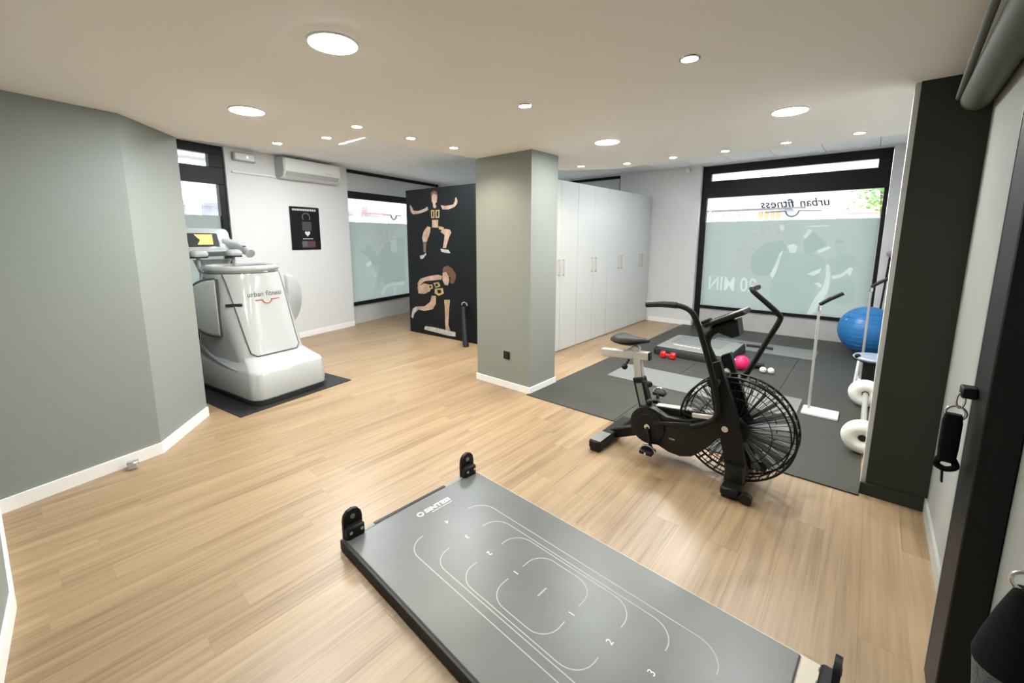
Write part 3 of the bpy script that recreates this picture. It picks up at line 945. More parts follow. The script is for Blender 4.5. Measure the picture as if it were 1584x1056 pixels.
tr = thing('street_tree', 'small green street tree outside the large right window', 'tree', (0.15, 10.6, -0.16))
mb = MB().tube(smooth_path([(0.15, 10.6, -0.16), (0.12, 10.62, 1.1), (0.05, 10.6, 2.0), (-0.02, 10.55, 2.6)], 3), [0.06, .058, .055, .05, .048, .045, .04, .035, .03, .02], 8)
obj('trunk', mb, 'bark', tr)
mb = MB()
rg = random.Random(5)
for k in range(420):
    a, e, rr = rg.uniform(0, 2 * pi), rg.uniform(-0.55, 1.1), rg.uniform(0.25, 0.62)
    c = Vector((0.12 + rr * 0.95 * cos(a) * cos(e), 10.6 + rr * cos(e) * sin(a), 2.30 + 0.75 * rr * sin(e) + 0.0))
    d = Vector((rg.uniform(-1, 1), rg.uniform(-1, 1), rg.uniform(-.8, .5))).normalized()
    s = d.cross(Vector((rg.uniform(-1, 1), rg.uniform(-1, 1), 1))).normalized()
    L = rg.uniform(0.07, 0.12)
    mb.add([c, c + d * L * 0.5 + s * L * 0.28, c + d * L, c + d * L * 0.5 - s * L * 0.28], [(0, 1, 2, 3)])
o = obj('foliage', mb, 'leaf_green', tr, smooth=0)
o['kind'] = 'stuff'

# ================================================================== LIGHTS IN THE CEILINGS
def round_panel(x, y, label, r=0.100):
    t = thing('round_ceiling_light', label, 'ceiling light', (x, y, H1 - 0.008), 0, 'round LED panels in the plaster ceiling')
    M = Matrix.Translation((x, y, H1 - 0.008))
    obj('rim', MB().lathe([(r, 0.0075), (r + 0.010, 0.0075), (r + 0.009, 0.001), (r, 0.0)], 36, M, True), 'plastic_white', t)
    obj('diffuser', MB().lathe([(0.0005, -0.003), (r * .8, -0.0025), (r * .95, -0.001), (r, 0.001), (r, 0.0070), (0.0005, 0.0070)], 36, M), 'panel_glow', t)


round_panel(-1.839, 1.006, 'round ceiling light nearest the camera, above the grey exercise board')
round_panel(-3.180, 1.105, 'round ceiling light beside the angled grey wall')
round_panel(-1.855, 3.543, 'round ceiling light just right of the grey column')
round_panel(-0.515, 3.525, 'round ceiling light above the air bike near the dark pier')


def spot(x, y, label, tilt=0.0, watt=SPOT_WATT):
    t = thing('recessed_spotlight', label, 'spotlight', (x, y, H1 - 0.006), 0, 'small recessed ceiling spotlights')
    M = Matrix.Translation((x, y, H1 - 0.006))
    obj('trim_ring', MB().lathe([(0.036, 0.0055), (0.048, 0.0055), (0.047, 0.001), (0.037, 0.0)], 24, M, True), 'plastic_white' if not tilt else 'chrome', t)
    obj('lens', MB().lathe([(0.0005, 0.002), (0.036, 0.002), (0.036, 0.005), (0.0005, 0.005)], 24, M), 'spot_glow', t)
    L = bpy.data.lights.new('spot_lamp', 'SPOT')
    L.energy = watt
    L.color = (1.0, 0.90, 0.74)
    L.spot_size = radians(150)
    L.spot_blend = 0.6
    L.shadow_soft_size = 0.028
    lo = bpy.data.objects.new('spot_lamp', L)
    COL.objects.link(lo)
    lo.parent = t
    lo.location = (0, 0, -0.006)


spot(-0.742, 2.205, 'chrome-rimmed ceiling spotlight above the right end of the exercise board', 1)
spot(-1.760, 2.250, 'chrome-rimmed ceiling spotlight between the round lights, in front of the column', 1)
spot(-4.035, 1.626, 'leftmost ceiling spotlight, above the white body-shaping machine')
spot(-3.509, 1.812, 'ceiling spotlight second from the left, near the ceiling corner')
spot(-3.006, 1.798, 'ceiling spotlight nearest the inner corner of the lowered ceiling')
spot(-3.011, 2.296, 'ceiling spotlight on the lowered edge left of the column, farther from it')
spot(-3.026, 2.800, 'ceiling spotlight on the lowered edge next to the column', 0, SPOT_WATT * 2.2)
spot(-2.680, 4.500, 'ceiling spotlight just right of the column top, first of the row to the window')
spot(-2.200, 4.690, 'second ceiling spotlight right of the column, above the tall cabinets')
spot(-1.682, 4.675, 'third ceiling spotlight right of the column, in front of the white back wall')
spot(-1.184, 4.681, 'ceiling spotlight above the left edge of the large window')
spot(-0.684, 4.643, 'ceiling spotlight above the middle of the large window')
spot(-0.184, 4.627, 'rightmost ceiling spotlight beside the dark pier')

for i_, j_, lab in TILE_LIGHTS:
    x, y = -7.58 + 0.6 * i_, 1.53 + 0.6 * j_
    t = thing('square_ceiling_light', lab, 'ceiling light', (x, y, H2 - 0.002), 0, 'square light panels in the tiled ceiling')
    obj('rim', MB().box(x - .297, x + .297, y - .297, y + .297, H2 + 0.003, H2 + 0.016, 0.002), 'plastic_white', t)
    obj('diffuser', MB().box(x - .285, x + .285, y - .285, y + .285, H2 - 0.001, H2 + 0.0028), 'tile_glow', t)

# ================================================================== BODY-SHAPING MACHINE
MA = 0.1536
tag(obj('floor_mat', MB().prism([(-4.151, 1.159), (-4.336, 2.351), (-6.05, 2.085), (-5.865, 0.893)], 0.0, 0.008), 'rubber_matt', smooth=0),
    'thin black mat lying under the white body-shaping machine', 'mat')
mc = thing('body_shaping_machine', 'glossy white body-shaping treadmill cabin with round top and red emblem', 'fitness machine', (-5.133, 1.607, 0.008), MA)
ML = ROOTM[mc.name]


def sec(hx0, hx1, hy, r, z, n=6):
    cx_ = (hx0 + hx1) / 2
    return [(x, y, z) for x, y in rrect((hx1 - hx0) / 2, hy, r, n, cx_, 0)]


mb = MB().loft([sec(-.80, .80, .395, .10, .035), sec(-.80, .805, .40, .10, .12), sec(-.80, .79, .395, .10, .295), sec(-.80, .765, .38, .10, .325),
                sec(-.79, .70, .35, .10, .355), sec(-.75, .60, .33, .12, .40), sec(-.70, .56, .32, .12, .42)], M=ML)
obj('base', mb, 'machine_white', mc)
obj('base_gap', MB().loft([sec(-.78, .785, .385, .10, 0.0), sec(-.78, .785, .385, .10, .034)], M=ML), 'machine_shadow', mc)
obj('base_trim', MB().tube([(x, y, .045) for x, y in rrect(.806, .402, .10, 6)], 0.006, 6, closed=True, M=ML), 'machine_dark', mc)
P = [(.36, -.56, .58, .345, .15), (.46, -.53, .545, .345, .18), (.60, -.50, .49, .35, .20), (.75, -.48, .44, .355, .22), (.90, -.46, .395, .355, .24),
     (1.05, -.45, .355, .35, .27), (1.18, -.43, .33, .345, .30), (1.255, -.42, .31, .335, .32), (1.28, -.40, .295, .32, .315)]
mb = MB().loft([sec(a, b, hy, min(r, hy - .01, (b - a) / 2 - .01), z, 8) for z, a, b, hy, r in P], M=ML)
bd = obj('body_shell', mb, 'machine_white', mc)


def frontx(z):
    for k in range(len(P) - 1):
        if P[k][0] <= z <= P[k + 1][0]:
            t_ = (z - P[k][0]) / (P[k + 1][0] - P[k][0])
            return P[k][2] * (1 - t_) + P[k + 1][2] * t_
    return P[-1][2]


def shellpt(y, z, off=0.0):
    """point on the front of the shell"""
    for k in range(len(P) - 1):
        if P[k][0] <= z <= P[k + 1][0] or k == len(P) - 2:
            t_ = min(1, max(0, (z - P[k][0]) / (P[k + 1][0] - P[k][0])))
            hy = P[k][3] * (1 - t_) + P[k + 1][3] * t_
            r = min(P[k][4], hy - .01) * (1 - t_) + min(P[k + 1][4], P[k + 1][3] - .01) * t_
            fx = P[k][2] * (1 - t_) + P[k + 1][2] * t_
            break
    ay = abs(y)
    d = max(0.0, ay - (hy - r))
    x = fx - r + sqrt(max(0.0, r * r - d * d)) if d < r else fx - r
    return (x + off, y + (off * y * 1.2), z)


# hatch: curved front door following the shell
hz = [0.425, 0.46, 0.60, 0.75, 0.90, 1.05, 1.16, 1.235]
rows = []
for i, z in enumerate(hz):
    t_ = (z - .425) / (1.235 - .425)
    y0, y1 = -.26 - .035 * t_, .235 + .022 * t_
    if i == 0: y0, y1 = y0 + .04, y1 - .04
    rows.append([shellpt(y0 + (y1 - y0) * k / 14, z, 0.010) for k in range(15)])
mb = MB().loft(rows, False, False, closed=False, M=ML)
ho = obj('hatch', mb, 'machine_white', mc, label='curved front hatch with grey lettering')
edge = [r[0] for r in reversed(rows)] + rows[0][1:-1] + [r[-1] for r in rows]
obj('hatch_seam', MB().tube(edge, 0.006, 6, M=ML), 'machine_shadow', ho)
p0, p1 = shellpt(-.33, .93, .016), shellpt(-.225, .935, .022)
obj('latch', MB().obox(ML @ Vector(p0), ML @ Vector(p1), 0.02, 0.03, bev=.004), 'machine_dark', ho)
# lettering wrapped on the hatch
for word, w_, c_ in (('urban', .155, -.088), ('fitness', .180, .105)):
    tm = text_mb(word, 0.072, Matrix.Identity(4), width=w_, shear=0.2)
    mbt = MB()
    mbt.add([Vector(shellpt(p.x + c_, 1.025 + p.y, 0.0135)) for p in tm.v], tm.f, ML)
    obj('lettering', mbt, 'logo_grey', ho, smooth=0, label='grey lettering ' + word)
pts = [(-.10, .965), (-.03, .965)] + [(-.03 + .045 * (1 - cos(a)), .965 - .04 * sin(a)) for a in [pi * k / 8 for k in range(1, 9)]] + [(.15, .965)]
obj('emblem', MB().tube([shellpt(y, z, .0135) for y, z in pts], 0.0055, 6, M=ML), 'logo_red', ho, label='red line emblem with bowl')
# top ring and dark opening
ring = [(x, y, 1.285) for x, y in rrect(.352, .322, .31, 8, -.055, 0)]
obj('top_ring', MB().tube(ring, 0.034, 10, closed=True, M=ML), 'machine_white', mc)
obj('ring_seam', MB().tube([(x, y, 1.245) for x, y in rrect(.372, .337, .325, 8, -.055, 0)], 0.006, 6, closed=True, M=ML), 'machine_shadow', mc)
obj('opening', MB().prism(rrect(.32, .29, .28, 8, -.055, 0), 1.281, 1.29, ML), 'machine_shadow', mc)
# side flaps: half discs hinged at their front edge


def flap(side, ang, mname='machine_white'):
    H = Matrix.Translation((.165, side * .352, .90)) @ Matrix.Rotation(-side * ang, 4, 'Z')
    out = [(0, -.285), (0, .285)]
    for k in range(17):
        a = pi / 2 + pi * k / 16
        out.append((-.03 + .37 * cos(a), .285 * sin(a)))
    secs = []
    for sc_, yy in ((1.0, 0), (1.02, .012), (.97, .026), (.90, .034)):
        secs.append([(x * sc_, side * yy, z * sc_) for x, z in out])
    f = obj('side_flap', MB().loft(secs, M=ML @ H), mname, mc)
    if side < 0: obj('flap_rim', MB().tube([(x * 1.03, side * .004, z * 1.03) for x, z in out], 0.016, 6, closed=True, M=ML @ H), 'machine_shadow', f)
    return f


flap(-1, radians(22))
flap(1, radians(54))
for k in range(7):
    a = radians(118 + 15 * k)
    obj('rivet', MB().ball(ML @ Vector((.165 - .03 + .53 * cos(a) * .95, -.352 - .004, .90 + .345 * sin(a))), 0.012, 8, 6), 'machine_grey', mc)
# console
mb = MB().loft([sec(-.74, -.60, .20, .05, .36), sec(-.76, -.64, .16, .05, .8), sec(-.76, -.65, .14, .05, 1.2), sec(-.74, -.62, .20, .05, 1.36)], M=ML)
obj('console_column', mb, 'machine_white', mc)
CM = ML @ Matrix.Translation((-.62, -.115, 1.565)) @ Matrix.Rotation(radians(-18), 4, 'Y')
mb = MB().loft([[(-.03, y, z) for y, z in rrect(.27, .135, .05, 4)], [(.0, y, z) for y, z in rrect(.29, .15, .06, 4)], [(.03, y, z) for y, z in rrect(.285, .145, .06, 4)], [(.04, y, z) for y, z in rrect(.27, .13, .05, 4)]], M=CM)
co = obj('console', mb, 'machine_white', mc)
sb = obj('screen', MB().box(.040, .046, -.16, .155, -.075, .085, .002, CM), 'machine_dark', co)
obj('screen_image', MB().flat([(-.085, -.055), (.075, -.055), (.085, .065), (-.10, .065), (-.05, .0)], CM @ frame((.0465, 0.012, 0.004), (0, 1, 0), Z)), 'screen_yellow', sb, smooth=0)
obj('console_shelf', MB().box(-.02, .16, -.20, .30, -.175, -.15, .008, CM), 'machine_white', co)
obj('console_slot', MB().box(.04, .052, -.06, .17, -.150, -.118, .003, CM), 'machine_dark', co)
mb = MB().tube(smooth_path([(-.62, .10, 1.56), (-.55, .20, 1.52), (-.44, .27, 1.46), (-.36, .27, 1.42)], 4), [.055] * 5 + [.06] * 4 + [.055] * 4, 10, M=ML)
obj('handle_arm', mb, 'machine_white', co)
obj('arm_button', MB().box(-.445, -.405, .225, .255, 1.505, 1.515, .003, ML), 'machine_dark', co)
for yy in (-.27, .085):
    g = obj('hand_grip', MB().loft([[(-.36 + x, yy + y, z) for x, y in rrect(.06 * s_, .085 * s_, .05 * s_, 5)] for z, s_ in ((1.405, .9), (1.42, 1.0), (1.44, 1.0), (1.465, .8), (1.475, .45))], M=ML), 'machine_white', mc)
    obj('grip_pad', MB().prism(rrect(.058, .083, .048, 5, -.36, yy), 1.388, 1.406, ML), 'machine_dark', g)
    obj('grip_post', MB().cyl(ML @ Vector((-.38, yy, 1.27)), ML @ Vector((-.38, yy, 1.392)), .02, 10), 'machine_grey', g)
obj('side_groove', MB().tube(smooth_path([(.50, -.385, .30), (.2, -.385, .33), (-.10, -.38, .40), (-.35, -.375, .52), (-.48, -.36, .62)], 4), .012, 6, M=ML), 'machine_grey', mc)

# ================================================================== SHOP WALL FITTINGS
ac = thing('air_conditioner', 'white wall-mounted air conditioner high on the shop wall', 'air conditioner', AW @ Vector((-.80, 2.50, 0)))
prof = [(0.0, 2.505), (0.0, 2.80), (0.16, 2.80), (0.195, 2.77), (0.20, 2.60), (0.17, 2.54), (0.10, 2.505)]
mb = MB().loft([[(s, z, d) for d, z in prof] for s in (-1.33, -.31)], M=AW)
obj('body', mb, 'plastic_white', ac)
obj('end_cap', MB().loft([[(s, z, d * 1.01) for d, z in prof] for s in (-1.345, -1.325)], M=AW), 'plastic_grey', ac)
obj('front_panel', MB().box(-1.315, -.325, 2.605, 2.79, .197, .208, .004, AW), 'plastic_white', ac)
obj('louver', MB().loft([[(s, 2.60, .2), (s, 2.592, .204), (s, 2.535, .172), (s, 2.54, .165)] for s in (-1.30, -.34)], M=AW), 'plastic_grey', ac)
obj('display', MB().box(-.62, -.50, 2.62, 2.65, .207, .210, .001, AW), 'print_white', ac)
tag(obj('cable_duct', MB().box(-1.985, -1.345, 2.505, 2.530, 0, .022, .003, AW), 'plastic_white'), 'slim white cable duct running left of the air conditioner', 'cable duct')
e = thing('emergency_light', 'small grey emergency light fitting above the cable duct', 'emergency light', AW @ Vector((-1.81, 2.665, 0)))
obj('housing', MB().box(-1.965, -1.655, 2.668, 2.785, 0, .05, .008, AW), 'plastic_grey', e)
obj('cover', MB().box(-1.945, -1.675, 2.685, 2.770, .05, .056, .004, AW), 'plastic_white', e)
obj('indicator', MB().box(-1.79, -1.765, 2.715, 2.74, .056, .058, .001, AW), 'exit_glow', e)
po = thing('wall_poster', 'black framed notice with white heart and small lettering on the shop wall', 'poster', AW @ Vector((-.90, 1.425, 0)))
obj('sheet', MB().box(-1.165, -.635, 1.425, 2.105, 0, .014, .002, AW), 'poster_black', po)


def on_aw(poly, d=.0145):
    return MB().flat(poly, AW, d)


def bar(s0, s1, z0, z1):
    return [(s0, z0), (s1, z0), (s1, z1), (s0, z1)]


mb = MB()
for k in range(12):
    s0 = -1.12 + k * .036
    mb.flat(bar(s0, s0 + .026, 2.042, 2.072), AW, .0146)
obj('heading', mb, 'print_white', po, smooth=0, label='row of small white heading letters')
obj('ring_print', MB().tube([(-.885 + .068 * cos(a), 1.945 + .06 * sin(a), .0146) for a in [radians(-40 + 260 * k / 16) for k in range(17)]], .010, 5, M=AW), 'print_grey', po)
mb = MB()
for k in range(6):
    mb.flat(bar(-.965, -.795, 1.855 - .024 * k, 1.868 - .024 * k), AW, .0146)
obj('text_lines', mb, 'print_grey', po, smooth=0, label='block of fine grey text')
hp = []
for k in range(24):
    a = 2 * pi * k / 24
    hp.append((-.875 + .0030 * 16 * sin(a) ** 3, 1.685 + .0030 * (13 * cos(a) - 5 * cos(2 * a) - 2 * cos(3 * a) - cos(4 * a))))
obj('heart', on_aw(hp, .0147), 'print_white', po, smooth=0, label='white heart')
mb = MB()
for k in range(8):
    mb.flat(bar(-.965 + .024 * k, -.948 + .024 * k, 1.592, 1.608), AW, .0146)
obj('caption', mb, 'print_white', po, smooth=0)
obj('photo_print', on_aw(bar(-.985, -.74, 1.46, 1.565)), 'print_pink', po, smooth=0)
obj('photo_detail', on_aw(bar(-.985, -.89, 1.475, 1.56), .0148), 'print_grey', po, smooth=0)
ws = thing('wall_sensor', 'tiny white motion sensor at the top of the back wall', 'sensor', (-2.62, 8.06, 2.745))
obj('sensor_body', MB().box(-2.66, -2.575, 8.02, 8.06, 2.735, 2.82, .01), 'plastic_white', ws)
obj('sensor_eye', MB().box(-2.585, -2.57, 8.025, 8.055, 2.745, 2.815, .004), 'plastic_grey', ws)

# ================================================================== PRINTED PARTITION
pp = thing('printed_partition', 'black partition printed with two athletes in black and gold sportswear', 'partition', (-4.62, 4.45, 0))
obj('board', MB().box(0.0, 2.10, 0.0, 2.385, -.06, 0, .002, PM), 'panel_black', pp)
cnt = {}
for k, (n, poly) in enumerate(FIG):
    cnt.setdefault(n, []).append((k, poly))
nm = {'skin': 'skin_print', 'hair': 'hair_print', 'shade': 'shaded_leg_print', 'shoe': 'shoe_print', 'gold': 'gold_print', 'black': 'black_print'}
for n, L in cnt.items():
    mb = MB()
    for k, poly in L: mb.flat(poly, PM, .0006 + .0002 * k)
    obj(nm[n], mb, 'print_' + n, pp, smooth=0)
# leaning roller in front of the partition
lp = thing('leaning_pole', 'black padded pole with chrome hook leaning on the printed partition', 'pole', PM @ Vector((1.47, 0, .22)))
obj('pole_body', MB().tube([PM @ Vector((1.50, 0.0, .22)), PM @ Vector((1.39, .30, .13)), PM @ Vector((1.31, .56, .055))], [.045, .042, .036], 14), 'navy', lp)
obj('hook', MB().tube([PM @ Vector((1.295 + .055 * (1 - cos(a)) - .02, .585 + .05 * sin(a), .05)) for a in [pi * k / 8 for k in range(9)]], .012, 8), 'chrome', lp)

# ================================================================== COLUMN SOCKET
so = thing('wall_socket', 'square black wall socket low on the grey column', 'socket', (-2.843, 3.347, .32))
obj('plate', MB().box(-2.885, -2.800, 3.336, 3.347, .318, .403, .004), 'plastic_black', so)
obj('insert', MB().box(-2.866, -2.819, 3.333, 3.337, .337, .384, .002), 'bike_satin', so)
ds = thing('floor_socket', 'small metal box on the floor against the left baseboard', 'floor box', (-3.772, .36, 0), -.22)
obj('case', MB().box(-.028, .028, -.032, .032, 0, .055, .006), 'chrome', ds, world=False)
obj('lid', MB().box(.028, .031, -.022, .022, .012, .046, .002), 'plastic_grey', ds, world=False)

# ================================================================== CABINETS
CB = [(4.62, 5.395), (5.395, 6.33), (6.33, 7.195), (7.195, 8.03)]
where = ['tall white double-door cabinet nearest the grey column', 'second tall white double-door cabinet from the grey column',
         'third tall white double-door cabinet from the grey column', 'tall white double-door cabinet next to the back wall']
for (y0, y1), lab in zip(CB, where):
    t = thing('tall_cabinet', lab, 'cabinet', (-3.53, (y0 + y1) / 2, 0), 0, 'row of tall white cabinets')
    obj('carcass', MB().box(-3.82, -3.258, y0 + .001, y1 - .001, 0.0, 2.37, .002), 'cabinet_white', t)
    ym = 4.955 if y0 < 5 else (y0 + y1) / 2
    for a, b, s in ((y0 + .002, ym - .0012, -1), (ym + .0012, y1 - .002, 1)):
        d = obj('door', MB().box(-3.256, -3.236, a, b, .012, 2.368, .0015), 'cabinet_white', t)
        hy = ym + s * .055
        h = MB().box(-3.210, -3.200, hy - .007, hy + .007, 1.075, 1.315, .002)
        h.box(-3.236, -3.205, hy - .006, hy + .006, 1.085, 1.099)
        h.box(-3.236, -3.205, hy - .006, hy + .006, 1.291, 1.305)
        obj('handle', h, 'brass', d)

# ================================================================== TRAINING CORNER
gm = thing('rubber_gym_mat', 'black rubber tile flooring of the training corner', 'mat', (-1.2, 5.6, 0))
xs = [-2.54, -1.572, -0.604, 0.079]
ys = [3.30, 4.27, 5.24, 6.21, 7.18, 8.05]
for i in range(3):
    for j in range(5):
        a, b, c, d = xs[i], xs[i + 1], ys[j], ys[j + 1]
        if i == 2 and j > 0: b = 0.41
        obj('rubber_tile', MB().box(a + .0015, b - .0015, c + .0015, d - .0015, 0.0, 0.010, .002), 'rubber_black', gm)
obj('rubber_tile', MB().box(-2.385, 0.064, 8.0505, 8.185, 0.0, 0.010, .002), 'rubber_black', gm)
G = 0.010


def rolled(name, label, x0, x1, y0, y1, th, m, ry=0.0):
    o = obj(name, MB().prism(rrect((x1 - x0) / 2, (y1 - y0) / 2, .02, 3, (x0 + x1) / 2, (y0 + y1) / 2), G, G + th), m)
    return tag(o, label, 'mat')


rolled('exercise_mat', 'pale grey exercise mat stretched out behind the air bike', -2.20, -0.385, 4.40, 4.97, .008, 'mat_grey')
rolled('exercise_mat', 'grey exercise mat lying nearest the large window', -1.75, -0.445, 6.70, 7.30, .008, 'mat_grey')
bp_ = thing('black_strap', 'black elastic strap left on the grey mat by the window', 'strap', (-1.12, 6.94, G + .008))
obj('strap_band', MB().tube(smooth_path([(-1.27, 6.93, G + .0265), (-1.12, 6.96, G + .0265), (-.94, 6.95, G + .0265)], 4), .018, 8), 'rubber_matt', bp_)
obj('strap_ring', MB().torus((-1.36, 6.98, G + .0175), .055, .009, 'z', 20, 8), 'rubber_matt', bp_)
obj('strap_loop', MB().torus((-1.50, 7.0, G + .0145), .07, .006, 'z', 20, 8), 'bike_grey', bp_)

st = thing('step_platform', 'low black step platform with grey top behind the air bike', 'step platform', (-1.69, 6.15, G))
mb = MB().loft([[(x, y, z) for x, y in rrect(.475 + e_, .485 + e_, .05, 4, -1.692, 6.165)] for z, e_ in ((G, 0.0), (G + .07, 0.0), (G + .10, -.02))])
obj('base', mb, 'rubber_matt', st)
obj('top_pad', MB().box(-2.135, -1.245, 5.72, 6.62, G + .10, G + .112, .004), 'bike_grey', st, label='grey top pad')
obj('grip_pad', MB().box(-2.06, -1.42, 6.10, 6.55, G + .112, G + .116, .002), 'mat_grey', st)
mb = MB()
for k, (a, b) in enumerate(((0, .07), (.085, .13), (.145, .19), (.20, .25), (.265, .30), (.315, .36))):
    mb.box(-1.98 + a, -1.98 + b, 5.93 - .004 * k, 5.965 - .004 * k, G + .112, G + .1135)
obj('white_mark', mb, 'board_print', st, label='line of small white lettering')
for lab, x, y in (('red hand weight on the floor at the left of the step platform', -1.92, 5.58), ('red hand weight on the floor at the right of the step platform', -1.33, 5.57)):
    t = thing('hand_weight', lab, 'hand weight', (x, y, G), 0, 'red hand weights')
    for s in (-1, 1):
        obj('weight_head', MB().lathe([(.001, -.03), (.040, -.03), (.048, -.02), (.048, .02), (.040, .03), (.001, .03)], 6,
                                      Matrix.Translation((x + s * .065, y, G + .042)) @ Matrix.Rotation(pi / 2, 4, 'Y')), 'red_rubber', t)
    obj('weight_grip', MB().cyl((x - .05, y, G + .042), (x + .05, y, G + .042), .017, 12), 'red_rubber', t)


def ball_thing(name, label, c, r, m, ribs=0, group=None):
    t = thing(name, label, 'ball', (c[0], c[1], c[2] - r), 0, group)
    obj('ball_skin', MB().ball(c, r, 36, 20), m, t)
    for k in range(ribs):
        z = -0.75 + 1.5 * k / (ribs - 1)
        obj('rib', MB().torus((c[0], c[1], c[2] + r * z), r * sqrt(1 - z * z) + .0005, .0028, 'z', 40, 6), m, t)
    obj('valve', MB().ball((c[0] - r * .7, c[1] - r * .55, c[2] + r * .46), .008, 8, 6), 'plastic_white', t)
    return t


ball_thing('medicine_ball', 'small bright pink exercise ball on the rubber floor', (-1.07, 5.66, G + .088), .088, 'ball_pink')
ball_thing('massage_ball', 'left one of the two small white massage balls', (-.85, 5.70, G + .036), .036, 'ball_white', 0, 'white massage balls')
ball_thing('massage_ball', 'right one of the two small white massage balls', (-.772, 5.72, G + .036), .036, 'ball_white', 0, 'white massage balls')
t = thing('foam_roller', 'short dark blue roller beside the white massage balls', 'roller', (-.92, 5.86, G))
obj('roller_body', MB().cyl((-.99, 5.84, G + .035), (-.87, 5.88, G + .035), .035, 16), 'navy', t)
obj('roller_cap', MB().cyl((-.995, 5.838, G + .035), (-.99, 5.84, G + .035), .028, 16), 'plastic_white', t)
ball_thing('gym_ball', 'large blue gym ball in the corner by the window', (.035, 7.62, G + .325), .325, 'ball_blue', 9)


def pole_stand(x, y, lab, h, bx0, bx1, by0, by1):
    t = thing('pole_stand', lab, 'stand', ((bx0 + bx1) / 2, (by0 + by1) / 2, G), 0, 'white poles with black grips')
    obj('base_plate', MB().box(bx0, bx1, by0, by1, G, G + .022, .004), 'plastic_white', t)
    obj('pole', MB().cyl((x, y, G + .02), (x - .004, y, h), .011, 12), 'bar_grey', t)
    obj('collar', MB().cyl((x - .004, y, h - .03), (x - .004, y, h + .012), .016, 12), 'chrome', t)
    obj('grip', MB().tube([(x - .006, y, h + .018), (x + .06, y, h + .075), (x + .150, y, h + .135)], [.016, .018, .017], 12), 'plastic_black', t)


pole_stand(-.313, 4.70, 'white pole with black grip on a white plate beside the air bike', .985, -.357, -.093, 4.565, 4.775)
pole_stand(.020, 6.10, 'white pole with black grip standing behind the low stool', 1.045, -.02, .24, 6.0, 6.2)

sl = thing('low_stool', 'low white-legged stool with glossy blue-grey top near the dark pier', 'stool', (.11, 5.72, G))
obj('seat', MB().lathe([(.001, .345), (.15, .345), (.172, .352), (.178, .37), (.165, .385), (.001, .392)], 32, Matrix.Translation((.115, 5.72, 0))), 'stool_blue', sl)
obj('seat_rim', MB().torus((.115, 5.72, .348), .165, .012, 'z', 32, 8), 'plastic_black', sl)
obj('knob', MB().ball((-.02, 5.63, .385), .026, 12, 8), 'plastic_black', sl)
for a in (-.12, .12):
    for b in (-.12, .12):
        obj('leg', MB().cyl((.115 + a, 5.72 + b, .345), (.115 + a * 1.12, 5.72 + b * 1.12, G + .002), .014, 10), 'plastic_white', sl)
obj('side_panel', MB().box(.03, .22, 5.83, 5.84, .06, .33), 'rubber_matt', sl)

db = thing('donut_barbell', 'short barbell with two fat white ring weights lying beside the dark pier', 'barbell', (.068, 4.58, G))
for y, r in ((3.985, .128), (5.16, .130)):
    w = obj('ring_weight', MB().torus((.072, y, G + r), r - .056, .056, 'y', 36, 14, .060), 'foam_white', db)
    obj('ring_hub', MB().cyl((.072, y - .035, G + r), (.072, y + .035, G + r), .024, 16), 'rubber_matt', w)
obj('bar', MB().cyl((.072, 4.01, G + .128), (.072, 5.14, G + .130), .020, 14), 'bar_grey', db)

ms = thing('massage_stick', 'black stick with a grey ball head leaning by the window jamb', 'stick', (.13, 7.99, G))
obj('shaft', MB().cyl((.125, 7.97, G), (.172, 8.02, 1.33), .013, 10), 'plastic_black', ms)
obj('ball_head', MB().ball((.176, 8.005, 1.37), .047, 16, 10), 'ball_grey', ms)

# ================================================================== AIR BIKE
bk = thing('air_bike', 'black air bike with large wire-caged fan wheel and silver seat post', 'exercise bike', (-.95, 3.0, 0))
Y0 = 3.0
# feet
rf = obj('rear_foot', MB().box(-1.487, -1.393, 2.71, 3.29, .022, .086, .010), 'bike_black', bk)
for y in (2.72, 3.22):
    obj('foot_pad', MB().box(-1.48, -1.40, y, y + .06, 0.0, .024, .006), 'rubber_matt', rf)
obj('foot_plate', MB().box(-1.484, -1.396, 2.725, 2.90, .086, .090, .001), 'bike_grey', rf)
ff = obj('front_foot', MB().box(-.575, -.475, 2.72, 3.28, .022, .075, .010), 'bike_black', bk)
for y in (2.735, 3.235):
    obj('foot_pad', MB().box(-.57, -.50, y, y + .05, 0.0, .024, .006), 'rubber_matt', ff)
    w = MB().cyl((-.435, y - .005, .034), (-.435, y + .035, .034), .034, 20)
    obj('transport_wheel', w, 'bike_satin', ff)
    obj('wheel_fork', MB().box(-.50, -.43, y + .036, y + .044, .022, .06, .004), 'bike_black', ff)
# frame
mb = MB().obox((-1.43, Y0, .055), (-1.10, Y0, .20), .065, .075, bev=.008)
mb.obox((-1.12, Y0, .19), (-1.16, Y0, .345), .075, .085, up=(0, 1, 0), bev=.008)
mb.obox((-1.15, Y0, .345), (-.66, Y0, .40), .06, .055, bev=.008)
mb.obox((-1.12, Y0, .20), (-.70, Y0, .26), .06, .08, bev=.008)
mb.obox((-.66, Y0, .40), (-.68, Y0, .72), .075, .06, up=(0, 1, 0), bev=.008)
obj('main_frame', mb, 'bike_black', bk)
obj('frame_step', MB().obox((-1.09, Y0, .382), (-.70, Y0, .428), .062, .006, bev=.001), 'bike_silver', bk)
obj('seat_sleeve', MB().obox((-1.165, Y0, .325), (-1.236, Y0, .565), .085, .070, up=(0, 1, 0), bev=.008), 'bike_black', bk)
obj('sleeve_label', MB().obox((-1.178, Y0 - .0365, .365), (-1.222, Y0 - .0365, .525), .045, .002, up=(0, 1, 0)), 'bike_grey', bk)
